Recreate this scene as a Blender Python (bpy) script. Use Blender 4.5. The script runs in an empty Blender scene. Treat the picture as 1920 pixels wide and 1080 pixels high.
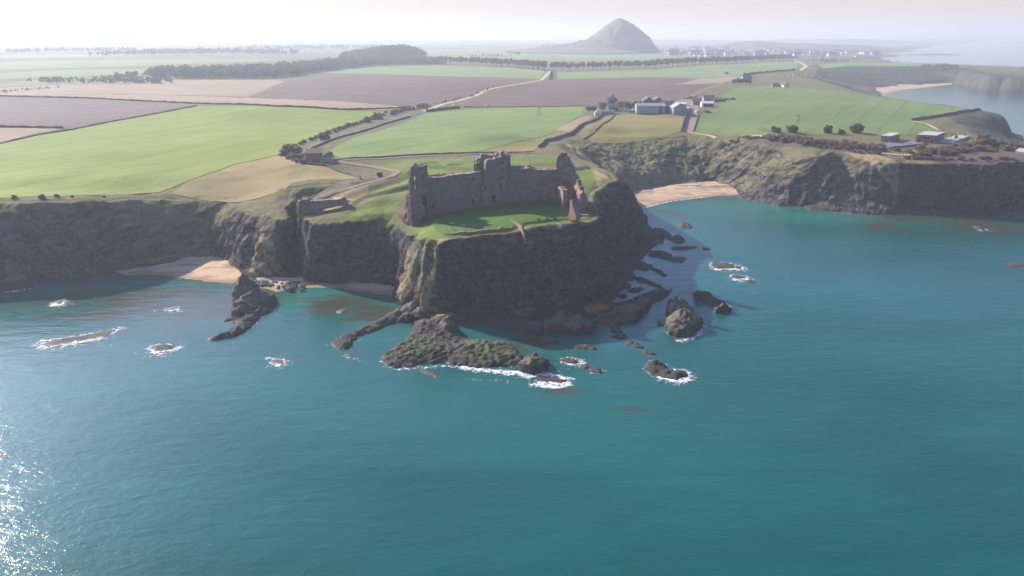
import bpy, bmesh, math, random
import numpy as np
from mathutils import Vector, Matrix
from mathutils.geometry import delaunay_2d_cdt
random.seed(7); RNG = np.random.default_rng(7)
SC = bpy.context.scene; COL = SC.collection
H, F, PITCH = 120.0, 1320.0, math.radians(19.8)
CP, SP = math.cos(PITCH), math.sin(PITCH)
def un(px, py, z=0.0):                    # a point of the photograph on the level z
    ry = F*CP + (540-py)*SP; rz = -F*SP + (540-py)*CP
    t = (z-H)/rz
    return ((px-960)*t, ry*t)
def ray(px, py):
    return np.array([px-960, F*CP+(540-py)*SP, -F*SP+(540-py)*CP])
# ------------------------------------------------------------------ noise
_perm = np.random.default_rng(3).permutation(256); _perm = np.concatenate([_perm, _perm, _perm])
_g = np.random.default_rng(5).normal(size=(256, 3)); _g /= np.linalg.norm(_g, axis=1)[:, None]
def noise(x, y, z):
    x = np.asarray(x, float); y = np.asarray(y, float)+0*x; z = np.asarray(z, float)+0*x
    xi, yi, zi = np.floor(x).astype(int), np.floor(y).astype(int), np.floor(z).astype(int)
    xf, yf, zf = x-xi, y-yi, z-zi
    u, v, w = [t*t*t*(t*(t*6-15)+10) for t in (xf, yf, zf)]
    xi &= 255; yi &= 255; zi &= 255
    def gr(a, b, c):
        g = _g[_perm[_perm[_perm[(xi+a) & 255]+((yi+b) & 255)]+((zi+c) & 255)]]
        return g[..., 0]*(xf-a)+g[..., 1]*(yf-b)+g[..., 2]*(zf-c)
    L = lambda a, b, t: a+t*(b-a)
    return L(L(L(gr(0,0,0), gr(1,0,0), u), L(gr(0,1,0), gr(1,1,0), u), v),
             L(L(gr(0,0,1), gr(1,0,1), u), L(gr(0,1,1), gr(1,1,1), u), v), w)*1.6
def fbm(x, y, z, o=4, ridged=False):
    s, a, t = 0, 1.0, 0
    for k in range(o):
        n = noise(x*2**k+k*17.3, y*2**k+k*5.1, z*2**k+k*9.7)
        s = s+a*((1-2*np.abs(n)) if ridged else n); t += a; a *= .5
    return s/t
def smooth(a, b, x):
    t = np.clip((x-a)/(b-a), 0, 1); return t*t*(3-2*t)
# ------------------------------------------------------------------ polygons
def dist_poly(X, Y, P, closed=True):
    P = np.asarray(P, float); Q = np.roll(P, -1, 0) if closed else P[1:]; P = P if closed else P[:-1]
    d = np.full(X.shape, 1e18)
    for (ax, ay), (bx, by) in zip(P, Q):
        vx, vy = bx-ax, by-ay; L = vx*vx+vy*vy+1e-9
        t = np.clip(((X-ax)*vx+(Y-ay)*vy)/L, 0, 1)
        d = np.minimum(d, (X-ax-t*vx)**2+(Y-ay-t*vy)**2)
    return np.sqrt(d)
def inside(X, Y, P):
    P = np.asarray(P, float); Q = np.roll(P, -1, 0); r = np.zeros(X.shape, bool)
    for (ax, ay), (bx, by) in zip(P, Q):
        if ay == by: continue
        c = (ay > Y) != (by > Y)
        r ^= c & (X < (bx-ax)*(Y-ay)/(by-ay)+ax)
    return r
def sdist(X, Y, P):
    d = dist_poly(X, Y, P); return np.where(inside(X, Y, P), d, -d)
def upx(L, z=None):
    return [un(p[0], p[1], p[2] if len(p) > 2 else z) for p in L]
def dens(P, step, closed=True):
    out = []; n = len(P)
    for i in range(n if closed else n-1):
        a, b = np.array(P[i]), np.array(P[(i+1) % n]); k = max(1, int(np.linalg.norm(b-a)/step))
        out += [tuple(a+(b-a)*j/k) for j in range(k)]
    if not closed: out.append(tuple(P[-1]))
    return out
# ------------------------------------------------------------------ coast (traced where the cliffs stand)
B_px = [(-400,556),(-150,546),(0,541),(60,535),(110,531),(160,525),(200,516),(245,506),(300,500),(340,495),(370,490),(405,490),(428,496),(444,514),(470,525),
 (510,528),(540,527),(551,508),(556,484),(566,506),(572,520),(566,530),(585,533),(610,530),(660,530),(710,534),(740,543),(750,554),(756,571),(766,580),(784,588),(805,592),
 (850,595),(900,598),(960,600),(1010,600),(1050,592),(1085,580),(1115,565),(1140,546),(1152,528),(1163,505),(1178,485),(1195,468),(1212,455),(1226,445),
 (1228,432),(1218,415),(1203,401),(1188,384),(1176,374),(1200,367),(1230,361),(1270,355),(1310,350),(1330,345),(1355,350),(1375,358),(1390,367),
 (1420,376),(1470,384),(1500,388),(1520,389),(1560,394),(1610,399),(1645,400),(1665,396),(1700,394),(1750,394),(1800,396),(1850,399),(1880,394),(1920,402),(2100,408),(2400,408)]
B = upx(B_px, 0.0)+[(760,600),(640,690),(575,725),(538,728),(545,775),(600,830)]+[un(1923,262),un(1913,243)]+[(650,905),(630,950),(615,1010),(600,1080),(640,1230),(740,1430)]
B += upx([(1652,181),(1640,168.5),(1700,161),(1780,156.5),(1850,161),(1920,159.5),(2100,163)], 0.0)
B += [(2300,2100),(2100,2380),(1900,2520),(1700,2640),(1600,2800)]+upx([(1600,109.5),(1690,104.5),(1640,101),(1690,95),(1740,88),(1750,83)], 0.0)
T_px = [(-400,392,38),(-150,381,38),(0,375,38),(60,374,38),(140,372,36.5),(220,370,33.5),(290,367,31),(340,370,29.5),(400,372,28.5),(440,373,28.5),(450,381,28.5),
 (463,391,28),(478,401,27.5),(492,399,28),(515,406,27.5),(533,412,27.5),(541,405,28),(533,389,30),(545,375,31),(541,360,34),(548,349,35),(581,342,36),(622,341,36),(648,345,36),
 (622,352,35),(597,362,34),(574,371,33),(564,380,32),(566,393,31),(577,407,31),(607,413,31),(640,409,31.5),(685,403,32.5),(721,395,33.5),(740,396,33.5),(748,412,31),(754,429,29),
 (777,437,29),(787,425,33),(796,433,34.3),(806,442,35),(826,446,35.5),
 (850,439,36),(900,433.5,36),(950,430.5,36),(975,427,36),(990,418,36),(1030,413,36),(1075,411.5,36),(1103,409,36),(1112,399,35),
 (1106,384,36),(1102,371,36),(1108,357,36),(1122,346,36),(1138,334,37),(1147,334,37),(1140,322,37),(1124,311,37),(1104,302,37),(1085,294,37),(1066,284,37),
 (1052,271,35),(1075,263,33),(1110,260,32),(1180,259,32),(1240,256,33),(1290,253,34),(1340,255,35),(1370,257,36),(1400,259,37),(1450,263,38),(1480,266,38),
 (1505,283,36),(1535,288,36),(1550,280,37),(1570,281,37),(1640,292,36),(1672,298,35),(1700,302,34),(1750,306,34),(1800,304,34),(1850,306,34),(1880,299,35),(1920,301,35),(2050,303,35),(2150,303,35)]
T_far = [(690,590,36),(600,600,35)]
T_px2 = [(1900,283,34),(1870,282,34),(1840,275,35),(1800,266,36),(1776,255,36.5),(1769,240,37),(1800,226,37),(1850,217,37),(1876,215,36),(1884,219,35),(1872,211,37),(1850,207,37),(1790,199,37),(1730,191,37),
 (1650,180,37),(1600,169,37),(1560,157,37),(1532,147,37),(1500,146,37),(1482,141,37),(1500,134,37),(1530,130,37),(1600,124.5,37),(1700,125.5,36),(1790,128,34),(1800,133,33),(1850,143,31),
 (1900,147,30),(2000,150,30),(2000,143,28),(1920,138,29),(1860,129.5,30),(1800,120.5,30),(1750,118,30),(1690,117,30),(1610,116,28)]
T_px3 = [(1590,107,9),(1680,101.6,9),(1625,99.5,9),(1680,93.5,8),(1730,86.5,8),(1740,81.5,8)]
T = upx(T_px)+[p[:2] for p in T_far]+upx(T_px2)+upx(T_px3)
CLOSE_B = [(9000,14000),(-16000,14000),(-16000,345)]
CLOSE_T = [(8900,13900),(-15900,13900),(-15900,370)]
B = B+CLOSE_B; T = T+CLOSE_T
ZC = [un(p[0],p[1],p[2])+(p[2],) for p in T_px+T_px2+T_px3]+list(T_far)
ZC += [un(*c)+(c[2],) for c in [(200,330,36),(400,330,32.5),(60,330,38),(-300,340,38),(200,280,38),(450,260,38),(900,400,36),(830,410,36),(1000,400,36),(900,360,36),(1040,380,36),(1080,340,37),(700,370,36),(820,310,37.5),
 (620,300,38),(700,260,39),(900,250,41),(1200,235,36),(1250,205,41),(1130,235,38),(500,200,42),(100,220,40),(800,160,42),(1200,160,42),(1500,200,41),(1450,240,40),(1700,240,38),(1820,212,38),
 (500,120,42),(1000,110,40),(1400,125,40),(1600,120,36),(1500,100,16),(1650,100,8),(1500,92,14),(300,100,42),(1350,92,24)]]
ZC = np.array(ZC)
STEEP = np.array([un(p[0],p[1],0 if len(p) < 4 else p[3])+(p[2],) for p in [(100,500,.95),(350,480,.8),(500,480,1),(650,480,.9),(900,560,.95),(785,500,.35),(775,540,.35),(450,450,.7),(1050,560,1),(1140,470,.9),
 (1250,330,0.0),(1200,350,.1),(1340,330,.05),(1420,350,.12),(1470,370,.2),(1522,370,1.0),(1580,380,.12),(1630,385,.15),(1700,385,.8),(1800,385,.9),(1900,385,1),(1890,250,.5),(1600,160,.1),(1700,140,.2),(2600,140,.3)]])
def idw(X, Y, C, p=3):
    n = np.zeros(X.shape); d = np.zeros(X.shape)
    for x, y, v in C:
        w = 1/((X-x)**2+(Y-y)**2+30)**(p/2); n += w*v; d += w
    return n/d
# banks and ditches of the old earthworks: polyline, z, half width, height
EARTH = [([(655,374),(700,358),(740,347),(775,338)],37,5,1.6),([(645,362),(690,348),(735,334),(775,322)],37,5,-1.8),([(668,372),(720,355),(770,343)],37,3.5,-1.6),
 ([(785,303),(820,301),(835,307),(860,305),(890,309)],38,3,-1.2),([(960,308),(1020,304),(1060,305)],38,5,-1.5),([(800,312),(900,314)],38,7,-1.5),([(1085,316),(1140,308)],37,4,-2.2),
 ([(705,330),(640,347),(600,362)],37,4,-1.2)]
EARTHW = [(upx(p, z), w, h) for p, z, w, h in EARTH]
COURT = upx([(776,430),(806,442),(850,440),(960,431),(1000,419),(1104,409),(1104,372),(1046,374),(950,376),(905,383),(800,392),(770,402)], 36)
def terrain(X, Y, parts=False):
    near = np.clip((1100-Y)/300, 0, 1)
    wx = 5*noise(X/28, Y/28, 1.3)+2.6*noise(X/11, Y/11, 4.1)+1.2*noise(X/4.5, Y/4.5, 8.1)
    wy = 5*noise(X/28, Y/28, 21.3)+2.6*noise(X/11, Y/11, 34.1)+1.2*noise(X/4.5, Y/4.5, 48.1)
    far = 1+2.5*smooth(900, 1600, Y)
    st = idw(X, Y, STEEP, 4)
    wx = wx+7*noise(X/46, Y/46, 61.); wy = wy+7*noise(X/46, Y/46, 81.)
    k = (.5+.3*(1-st))*far
    xb, yb = X+wx*k, Y+wy*k
    dB, iB = dist_poly(xb, yb, B), inside(xb, yb, B)
    dT, iT = dist_poly(X+wx*.16*far, Y+wy*.16*far, T), inside(X+wx*.16*far, Y+wy*.16*far, T)
    zt = idw(X, Y, ZC)
    for p, w, h in EARTHW:
        m = (np.abs(X-p[0][0]) < 160) & (np.abs(Y-p[0][1]) < 200)
        if m.any(): zt[m] += h*np.exp(-(dist_poly(X[m], Y[m], p, False)/w)**2)*np.clip(dT[m]/6,0,1)
    t = np.clip(dB/(dB+dT+1e-6), 0, 1)
    steep = .08*smooth(0, .12, t)+.92*smooth(.06, .97, t)
    steep = steep*.75+.25*smooth(.1,.55,t)
    gentle = t**.92
    pr = gentle*(1-st)+steep*st
    rough = fbm(X/16, Y/16, 3.3, 4)
    bell = 4*t*(1-t)
    h = zt*pr + bell*(rough*(4.2*(1-st)+1.8*st)+(1-st)*1.3*fbm(X/7, Y/7, 13.3, 3, True))+ (1-st)*bell*(3*np.abs(noise(X/34+.35*Y/34, Y/60, 2.2))-1)*1.6
    z = np.where(iT, zt-1.3*np.exp(-dT/3.5), np.where(iB, h-1.3*smooth(.85,1,t), -np.minimum(dB*.28, 5)))
    if parts: return z, t, dB, dT, iB, iT, st
    return z
def ground_z(x, y):
    return float(terrain(np.array([float(x)]), np.array([float(y)]))[0])
_zc = {}
def gz(x, y): 
    k = (round(x,1), round(y,1))
    if k not in _zc: _zc[k] = ground_z(x, y)
    return _zc[k]
# ------------------------------------------------------------------ objects
def mesh_obj(name, V, Fc, mats, parent=None, smooth_sh=False, mi=None, link=True):
    me = bpy.data.meshes.new(name)
    V = np.asarray(V, float)
    if isinstance(Fc, np.ndarray):
        n, k = Fc.shape
        me.vertices.add(len(V)); me.vertices.foreach_set('co', V.astype(np.float32).ravel())
        me.loops.add(n*k); me.loops.foreach_set('vertex_index', Fc.astype(np.int32).ravel())
        me.polygons.add(n); me.polygons.foreach_set('loop_start', np.arange(0, n*k, k, dtype=np.int32))
        me.polygons.foreach_set('loop_total', np.full(n, k, np.int32))
        me.update(calc_edges=True)
    else:
        me.from_pydata([tuple(v) for v in V], [], Fc); me.update()
    for m in (mats if isinstance(mats, (list, tuple)) else [mats]): me.materials.append(m)
    if mi is not None: me.polygons.foreach_set('material_index', np.asarray(mi, np.int32))
    if smooth_sh: me.polygons.foreach_set('use_smooth', np.ones(len(me.polygons), bool))
    o = bpy.data.objects.new(name, me)
    if link: COL.objects.link(o)
    if parent is not None: o.parent = parent
    return o
def tag(o, label, cat, group=None, kind=None):
    if label: o['label'] = label
    if cat: o['category'] = cat
    if group: o['group'] = group
    if kind: o['kind'] = kind
    return o
def struct(o): o['kind'] = 'structure'; return o
def empty(name, loc, rz=0.0, label=None, cat=None, group=None):
    o = bpy.data.objects.new(name, None); COL.objects.link(o); o.location = loc; o.rotation_euler = (0,0,rz)
    o.empty_display_size = .5
    return tag(o, label, cat, group)
def copy_tree(o, parent=None):
    c = o.copy(); COL.objects.link(c)
    if parent is not None: c.parent = parent
    for ch in list(o.children): copy_tree(ch, c)
    return c
# ------------------------------------------------------------------ materials
def srgb(r, g, b):
    f = lambda c: c/12.92 if c <= .04045 else ((c+.055)/1.055)**2.4
    return (f(r/255), f(g/255), f(b/255), 1)
class NT:
    def __init__(s, name):
        s.m = bpy.data.materials.new(name); s.m.use_nodes = True; s.t = s.m.node_tree; s.t.nodes.clear()
        s.out = s.n('ShaderNodeOutputMaterial')
    def n(s, ty, **kw):
        nd = s.t.nodes.new(ty)
        for k, v in kw.items():
            if k.startswith('i_'): nd.inputs[int(k[2:])].default_value = v
            else: setattr(nd, k, v)
        return nd
    def l(s, a, b): s.t.links.new(a, b)
    def noise(s, vec, scale, det=4, rough=.55, dist=0):
        nd = s.n('ShaderNodeTexNoise'); nd.inputs['Scale'].default_value = scale; nd.inputs['Detail'].default_value = det
        nd.inputs['Roughness'].default_value = rough; nd.inputs['Distortion'].default_value = dist
        s.l(vec, nd.inputs['Vector']); return nd.outputs[0]
    def math(s, op, a, b=None, clamp=False):
        nd = s.n('ShaderNodeMath', operation=op, use_clamp=clamp)
        for i, v in enumerate((a, b)):
            if v is None: continue
            if isinstance(v, (int, float)): nd.inputs[i].default_value = v
            else: s.l(v, nd.inputs[i])
        return nd.outputs[0]
    def ss(s, x, a, b):
        nd = s.n('ShaderNodeMapRange', interpolation_type='SMOOTHSTEP')
        s.l(x, nd.inputs[0]); nd.inputs[1].default_value = a; nd.inputs[2].default_value = b; return nd.outputs[0]
    def mix(s, f, a, b, mode='MIX'):
        nd = s.n('ShaderNodeMix', data_type='RGBA', blend_type=mode)
        for i, v in ((0, f), (6, a), (7, b)):
            if isinstance(v, (int, float)): nd.inputs[i].default_value = v
            elif isinstance(v, tuple): nd.inputs[i].default_value = v
            else: s.l(v, nd.inputs[i])
        return nd.outputs[2]
    def scale(s, vec, x, y, z, rot=(0,0,0)):
        nd = s.n('ShaderNodeMapping'); nd.inputs['Scale'].default_value = (x, y, z); nd.inputs['Rotation'].default_value = rot
        s.l(vec, nd.inputs['Vector']); return nd.outputs[0]
    def pos(s): return s.n('ShaderNodeNewGeometry').outputs['Position']
    def obj(s): return s.n('ShaderNodeTexCoord').outputs['Object']
    def bump(s, h, strength=.5, dist=1.0, nrm=None):
        nd = s.n('ShaderNodeBump'); nd.inputs['Strength'].default_value = strength; nd.inputs['Distance'].default_value = dist
        s.l(h, nd.inputs['Height'])
        if nrm is not None: s.l(nrm, nd.inputs['Normal'])
        return nd.outputs[0]
    def finish(s, col, rough=.9, nrm=None, spec=.2, **kw):
        b = s.n('ShaderNodeBsdfPrincipled')
        for k, v in (('Base Color', col), ('Roughness', rough), ('Specular IOR Level', spec)):
            if isinstance(v, (int, float, tuple)): b.inputs[k].default_value = v
            else: s.l(v, b.inputs[k])
        for k, v in kw.items(): b.inputs[k].default_value = v
        if nrm is not None: s.l(nrm, b.inputs['Normal'])
        s.l(b.outputs[0], s.out.inputs[0]); return s.m
def simple(name, c1, c2, scale=.3, bump=.3, bdist=.3, det=4, rough=.9, stretch=(1,1,1), rot=0, c3=None, s3=.03, local=False, spec=.2):
    t = NT(name); p = t.obj() if local else t.pos(); v = t.scale(p, *stretch, rot=(0,0,rot))
    n = t.noise(v, scale, det, .6)
    c = t.mix(t.ss(n, .3, .7), c1, c2)
    if c3 is not None: c = t.mix(t.ss(t.noise(p, s3, 4, .6), .45, .65), c, c3)
    return t.finish(c, rough, t.bump(n, bump, bdist) if bump else None, spec)
# ------------------------------------------------------------------ terrain meshes
def m_terrain():
    t = NT('ground'); p = t.pos()
    geo = t.n('ShaderNodeNewGeometry'); nz = t.n('ShaderNodeSeparateXYZ'); t.l(geo.outputs['Normal'], nz.inputs[0])
    at = t.n('ShaderNodeAttribute', attribute_name='cover'); ac = t.n('ShaderNodeSeparateColor'); t.l(at.outputs['Color'], ac.inputs[0])
    n1 = t.noise(p, .035, 6, .6); n2 = t.noise(p, .22, 6, .65); n3 = t.noise(t.scale(p, .6, .6, 1.6), 1.1, 5, .7)
    sv = t.scale(p, .35, .35, 1.5, rot=(.12,.1,0)); st = t.noise(sv, .55, 5, .65, .4)
    rock = t.mix(t.ss(st, .3, .7), (.05,.048,.047,1), (.15,.135,.122,1))
    rock = t.mix(t.ss(n1, .55, .72), rock, (.19,.105,.075,1))
    rock = t.mix(t.math('MULTIPLY', t.ss(n2, .52, .68), .45), rock, (.085,.085,.035,1))
    ck = lambda v, sc, wd: t.ss(t.math('ABSOLUTE', t.math('SUBTRACT', t.noise(v, sc, 5, .6, .6), .5)), wd, .0)
    cr = t.math('MAXIMUM', ck(t.scale(p, 1, 1, .35), .14, .03), ck(t.scale(p, .3, .3, 1.5, rot=(.15,.08,0)), .3, .035))
    rock = t.mix(t.math('MULTIPLY', cr, .75), rock, (.018,.018,.02,1))
    rock = t.mix(t.math('MULTIPLY', t.ss(t.noise(t.scale(p, 1, 1, .12), .35, 4, .6), .6, .72), .5), rock, (.22,.205,.185,1))
    grass = t.mix(t.ss(n2, .3, .7), (.10,.088,.042,1), (.20,.165,.085,1))
    grass = t.mix(t.ss(n1, .42, .62), grass, (.13,.122,.05,1))
    grass = t.mix(t.math('MULTIPLY', t.ss(n3, .52, .68), .5), grass, (.07,.06,.035,1))
    tan = t.mix(t.ss(n2, .3, .7), (.25,.19,.085,1), (.36,.26,.13,1))
    lawn = t.mix(t.ss(t.noise(p, .06, 6, .65), .3, .7), (.095,.135,.024,1), (.17,.19,.045,1))
    lawn = t.mix(t.math('MULTIPLY', t.ss(n3, .5, .75), .35), lawn, (.17,.17,.07,1))
    scrub = t.mix(t.ss(n3, .3, .7), (.075,.05,.04,1), (.15,.105,.085,1))
    edge = lambda s: t.ss(t.math('ADD', s, t.math('MULTIPLY', t.math('SUBTRACT', n2, .5), .6)), .35, .65)
    c = t.mix(edge(ac.outputs[0]), grass, tan)
    c = t.mix(edge(ac.outputs[1]), c, lawn)
    c = t.mix(edge(ac.outputs[2]), c, scrub)
    dark_cover = t.mix(t.ss(t.noise(p, .05, 6, .7), .35, .65), (.035,.042,.028,1), (.095,.085,.05,1))
    c = t.mix(edge(at.outputs['Alpha']), c, dark_cover)
    rk = t.ss(t.math('ADD', nz.outputs[2], t.math('MULTIPLY', t.math('SUBTRACT', n2, .5), .6)), .88, .58)
    wet = t.n('ShaderNodeSeparateXYZ'); t.l(p, wet.inputs[0])
    low = t.ss(t.math('ADD', wet.outputs[2], t.math('MULTIPLY', t.math('SUBTRACT', n2, .5), 6)), 4.5, 1.5)
    rk = t.math('MULTIPLY', rk, t.math('SUBTRACT', 1, t.math('MULTIPLY', t.math('MULTIPLY', edge(ac.outputs[0]), t.ss(n2, .36, .6)), .75)))
    rk = t.math('MAXIMUM', rk, low)
    c = t.mix(rk, c, t.mix(t.math('MULTIPLY', low, .6), rock, (.045,.04,.036,1)))
    hgt = t.math('ADD', t.math('MULTIPLY', n3, .5), t.math('MULTIPLY', st, 1.2))
    hgt = t.math('ADD', hgt, t.noise(p, .5, 5, .7))
    b = t.n('ShaderNodeBump'); t.l(hgt, b.inputs['Height']); b.inputs['Distance'].default_value = 1.6
    t.l(t.math('MAXIMUM', t.math('MULTIPLY', rk, .9), .35), b.inputs['Strength'])
    return t.finish(c, .95, b.outputs[0], .1)
MG = m_terrain()
def w(L, z=37): return upx(L, z)
LAWN = [COURT, w([(600,412),(640,409),(690,402),(735,392),(760,352),(768,340),(735,352),(690,368),(655,385),(610,395)]),
 w([(640,306),(760,294),(900,289),(1010,288),(1060,292),(1060,300),(1030,303),(960,310),(900,316),(820,324),(770,330),(740,318),(690,309)],38),
 w([(1077,316),(1108,318),(1118,338),(1104,354),(1088,360),(1085,340)]), w([(690,345),(745,333),(772,325),(772,332),(700,352),(668,366)])]
TAN = [w([(790,434),(806,443),(826,447),(815,462),(800,470),(780,450)],34), w([(1108,318),(1130,312),(1142,332),(1120,343)]),
 w([(456,394),(486,391),(512,398),(541,404),(538,413),(500,408),(466,404)],34),
 w([(1562,281),(1640,291),(1690,300),(1690,304),(1640,297),(1565,285)],35),w([(590,372),(650,350),(690,340),(690,348),(640,368),(600,378)],37), w([(1050,268),(1090,275),(1150,300),(1170,340),(1145,320),(1100,295)],32)]
_fr = dens(upx([(815,444),(850,438.5),(950,430.5),(1000,418),(1050,412),(1104,409)], 36), 2.5, False); _rg = random.Random(9)
TAN += [[(-29,299),(-38,301),(-52,310),(-56,319),(-50,327),(-43,317),(-36,309)], [(x, y+1) for x, y in _fr]+[(x, y-_rg.uniform(1.0,4.2)) for x, y in _fr[::-1]],
 [(-140,352),(-136,357),(-131,363),(-128,360),(-131,354),(-136,349)]]
SCRUB = [w([(1400,254),(1480,257),(1600,272),(1660,279),(1660,288),(1600,284),(1500,275),(1400,259)],37), w([(1720,282),(1830,272),(1890,262),(1930,280),(1930,302),(1800,302),(1730,296)],36),
]
DARK_COVER = [w([(1528,147),(1560,158),(1600,170),(1650,181),(1658,190),(1560,172),(1515,160)],22), w([(1515,137),(1535,131),(1600,125.5),(1700,126.5),(1785,129),(1800,136),(1850,146),(1920,150),(1920,158),(1850,158),(1790,155),(1740,149),(1650,148),(1560,146)],18), w([(1769,240),(1800,227),(1850,218),(1884,216),(1920,262),(1930,292),(1880,284),(1830,276)],24), w([(1530,131),(1600,126),(1700,127),(1700,135),(1600,140),(1530,141)],34)]  # slopes given a darker green-brown ground colour
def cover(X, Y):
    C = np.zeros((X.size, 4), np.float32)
    for k, LL in enumerate((TAN, LAWN, SCRUB, DARK_COVER)):
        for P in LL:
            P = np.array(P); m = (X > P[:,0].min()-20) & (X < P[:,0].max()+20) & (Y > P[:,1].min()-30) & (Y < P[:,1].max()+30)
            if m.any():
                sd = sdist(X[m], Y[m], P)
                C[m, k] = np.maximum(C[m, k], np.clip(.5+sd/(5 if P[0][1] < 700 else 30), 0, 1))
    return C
G1 = (-340., 470., 266., 668.)
def grid_terrain(name, xs, ys, hole=None, displace=False):
    X, Y = np.meshgrid(xs, ys); s = X.shape; X, Y = X.ravel(), Y.ravel()
    z, t, dB, dT, iB, iT, st = terrain(X, Y, True)
    V = np.stack([X, Y, z], 1); idx = np.arange(X.size).reshape(s)
    q = np.stack([idx[:-1,:-1], idx[:-1,1:], idx[1:,1:], idx[1:,:-1]], -1).reshape(-1, 4)
    keep = z[q].max(1) > -2.2
    if hole:
        cx, cy = X[q].mean(1), Y[q].mean(1)
        keep &= ~((cx > hole[0]) & (cx < hole[1]) & (cy > hole[2]) & (cy < hole[3]))
    if displace:
        Z = z.reshape(s); gy, gx = np.gradient(Z, ys, xs)
        n = np.stack([-gx, -gy, np.ones_like(gx)], -1).reshape(-1, 3); n /= np.linalg.norm(n, axis=1)[:, None]
        am = smooth(.12, .5, 1-n[:, 2])*np.clip(np.minimum.reduce([X-G1[0], G1[1]-X, G1[3]-Y])/6, 0, 1)*(z > -1.5)
        a = np.where(am > .01)[0]
        x, y, zz = X[a], Y[a], z[a]
        d = 2.0*fbm(x/9, y/9, zz/7, 4, True)+1.3*fbm(x/3, y/3, zz/2.2+.2*x/3, 3, True)+3.2*fbm(x/13, y/13, zz/55, 3, True)+.9*noise(x/30, y/30, zz/3.2)-2.6
        V[a] += n[a]*(d*am[a])[:, None]*np.array([1,1,.5])
        ro = np.where((am <= .6) & ~iT & (z > -1) & iB)[0]
        V[ro, 2] += .9*fbm(X[ro]/3.2, Y[ro]/3.2, 7.7, 3)*(1-am[ro])*np.clip(dT[ro]/4, 0, 1)
        gr = np.where(iT & (z > 1))[0]
        V[gr, 2] += .22*fbm(X[gr]/5, Y[gr]/5, 1.7, 3)*np.clip(1-sdist(X[gr], Y[gr], COURT)/2, 0, 1)
    q = q[keep]; u, inv = np.unique(q, return_inverse=True); q = inv.reshape(q.shape)
    o = mesh_obj(name, V[u], q, MG, smooth_sh=not displace or True)
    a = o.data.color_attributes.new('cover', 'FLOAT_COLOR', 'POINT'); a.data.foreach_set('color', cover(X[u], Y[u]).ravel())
    return struct(o)
RES = .8
g1x = np.linspace(G1[0], G1[1], int((G1[1]-G1[0])/RES)+1); g1y = np.linspace(G1[2], G1[3], int((G1[3]-G1[2])/RES)+1)
grid_terrain('ground', g1x, g1y, displace=True)
g2x = np.concatenate([np.linspace(-1200, G1[0], 150), np.linspace(G1[0], G1[1], 163)[1:], np.linspace(G1[1], 1400, 187)[1:]])
g2y = np.concatenate([np.linspace(200, G1[2], 14), np.linspace(G1[2], G1[3], 80)[1:], np.linspace(G1[3], 1300, 133)[1:]])
grid_terrain('ground', g2x, g2y, hole=G1)
g3x = np.concatenate([np.linspace(-14000, -1200, 90), np.linspace(-1200, 2300, 240)[1:], np.linspace(2300, 8800, 100)[1:]])
g3y = np.concatenate([np.linspace(350, 1300, 30), np.linspace(1300, 2900, 135)[1:], np.linspace(2900, 5200, 70)[1:], np.linspace(5200, 13500, 40)[1:]])
grid_terrain('ground', g3x, g3y, hole=(-1200, 1400, 200, 1300))
# ------------------------------------------------------------------ sea
REEF = [  # brown weed and reef under shallow water: centre px, half sizes px
 (300,560,200,28),(400,575,90,40),(170,590,90,14),(640,570,80,22),(700,585,60,25),(1010,640,60,14),(960,655,60,14),(470,560,40,20),(1660,425,40,8),(1740,408,120,9),(1850,425,70,18),(1180,768,30,8),(1060,735,40,8),(1290,370,40,5),(1250,400,40,8)]
SHAL = [(170,545,130,14,1),(600,555,70,20,1),(640,560,80,20,.8),(560,560,30,26,.9),(1400,388,150,12,.9),(1550,408,160,12,.9),(1000,640,120,22,.7),(1120,640,80,25,.5),(700,600,50,30,.6),(1000,800,500,120,.25)]
def m_sea():
    t = NT('sea'); p = t.pos()
    at = t.n('ShaderNodeAttribute', attribute_name='depth'); ac = t.n('ShaderNodeSeparateColor'); t.l(at.outputs['Color'], ac.inputs[0])
    n0 = t.noise(t.scale(p, .5, 1.4, 1), .012, 5, .55); n1 = t.noise(t.scale(p, .7, 1.3, 1), .09, 5, .6)
    c = t.mix(t.ss(n0, .3, .7), (.0045,.064,.059,1), (.008,.092,.085,1))
    c = t.mix(t.math('MULTIPLY', ac.outputs[0], .85), c, (.022,.16,.125,1))
    k = t.math('MULTIPLY', ac.outputs[1], t.ss(t.math('ADD', n1, t.math('MULTIPLY', ac.outputs[1], .18)), .48, .66))
    c = t.mix(k, c, (.045,.048,.032,1))
    c = t.mix(ac.outputs[2], c, (.16,.13,.07,1))
    w1 = t.noise(t.scale(p, .55, 1.25, 1, rot=(0,0,-.25)), .16, 3, .5, .3)
    w2 = t.noise(t.scale(p, .7, 1.3, 1, rot=(0,0,.2)), .55, 4, .6, .2)
    w3 = t.noise(p, 2.2, 4, .6)
    h = t.math('ADD', t.math('MULTIPLY', w1, 1.3), t.math('ADD', t.math('MULTIPLY', w2, .62), t.math('MULTIPLY', w3, .16)))
    b = t.n('ShaderNodeBump'); b.inputs['Strength'].default_value = 1; t.l(h, b.inputs['Height'])
    b.inputs['Distance'].default_value = .2
    rv = t.n('ShaderNodeMapRange'); t.l(t.noise(t.scale(p, .35, 1.6, 1, rot=(0,0,-.12)), .014, 4, .6, .5), rv.inputs[0]); rv.inputs[1].default_value = .35; rv.inputs[2].default_value = .65; rv.inputs[3].default_value = .07; rv.inputs[4].default_value = .13
    return t.finish(c, rv.outputs[0], b.outputs[0], .5, IOR=1.333)
ax = np.concatenate([-np.geomspace(30000, 330, 60), np.arange(-326, 430, 2.4), np.geomspace(432, 30000, 60)])
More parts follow.
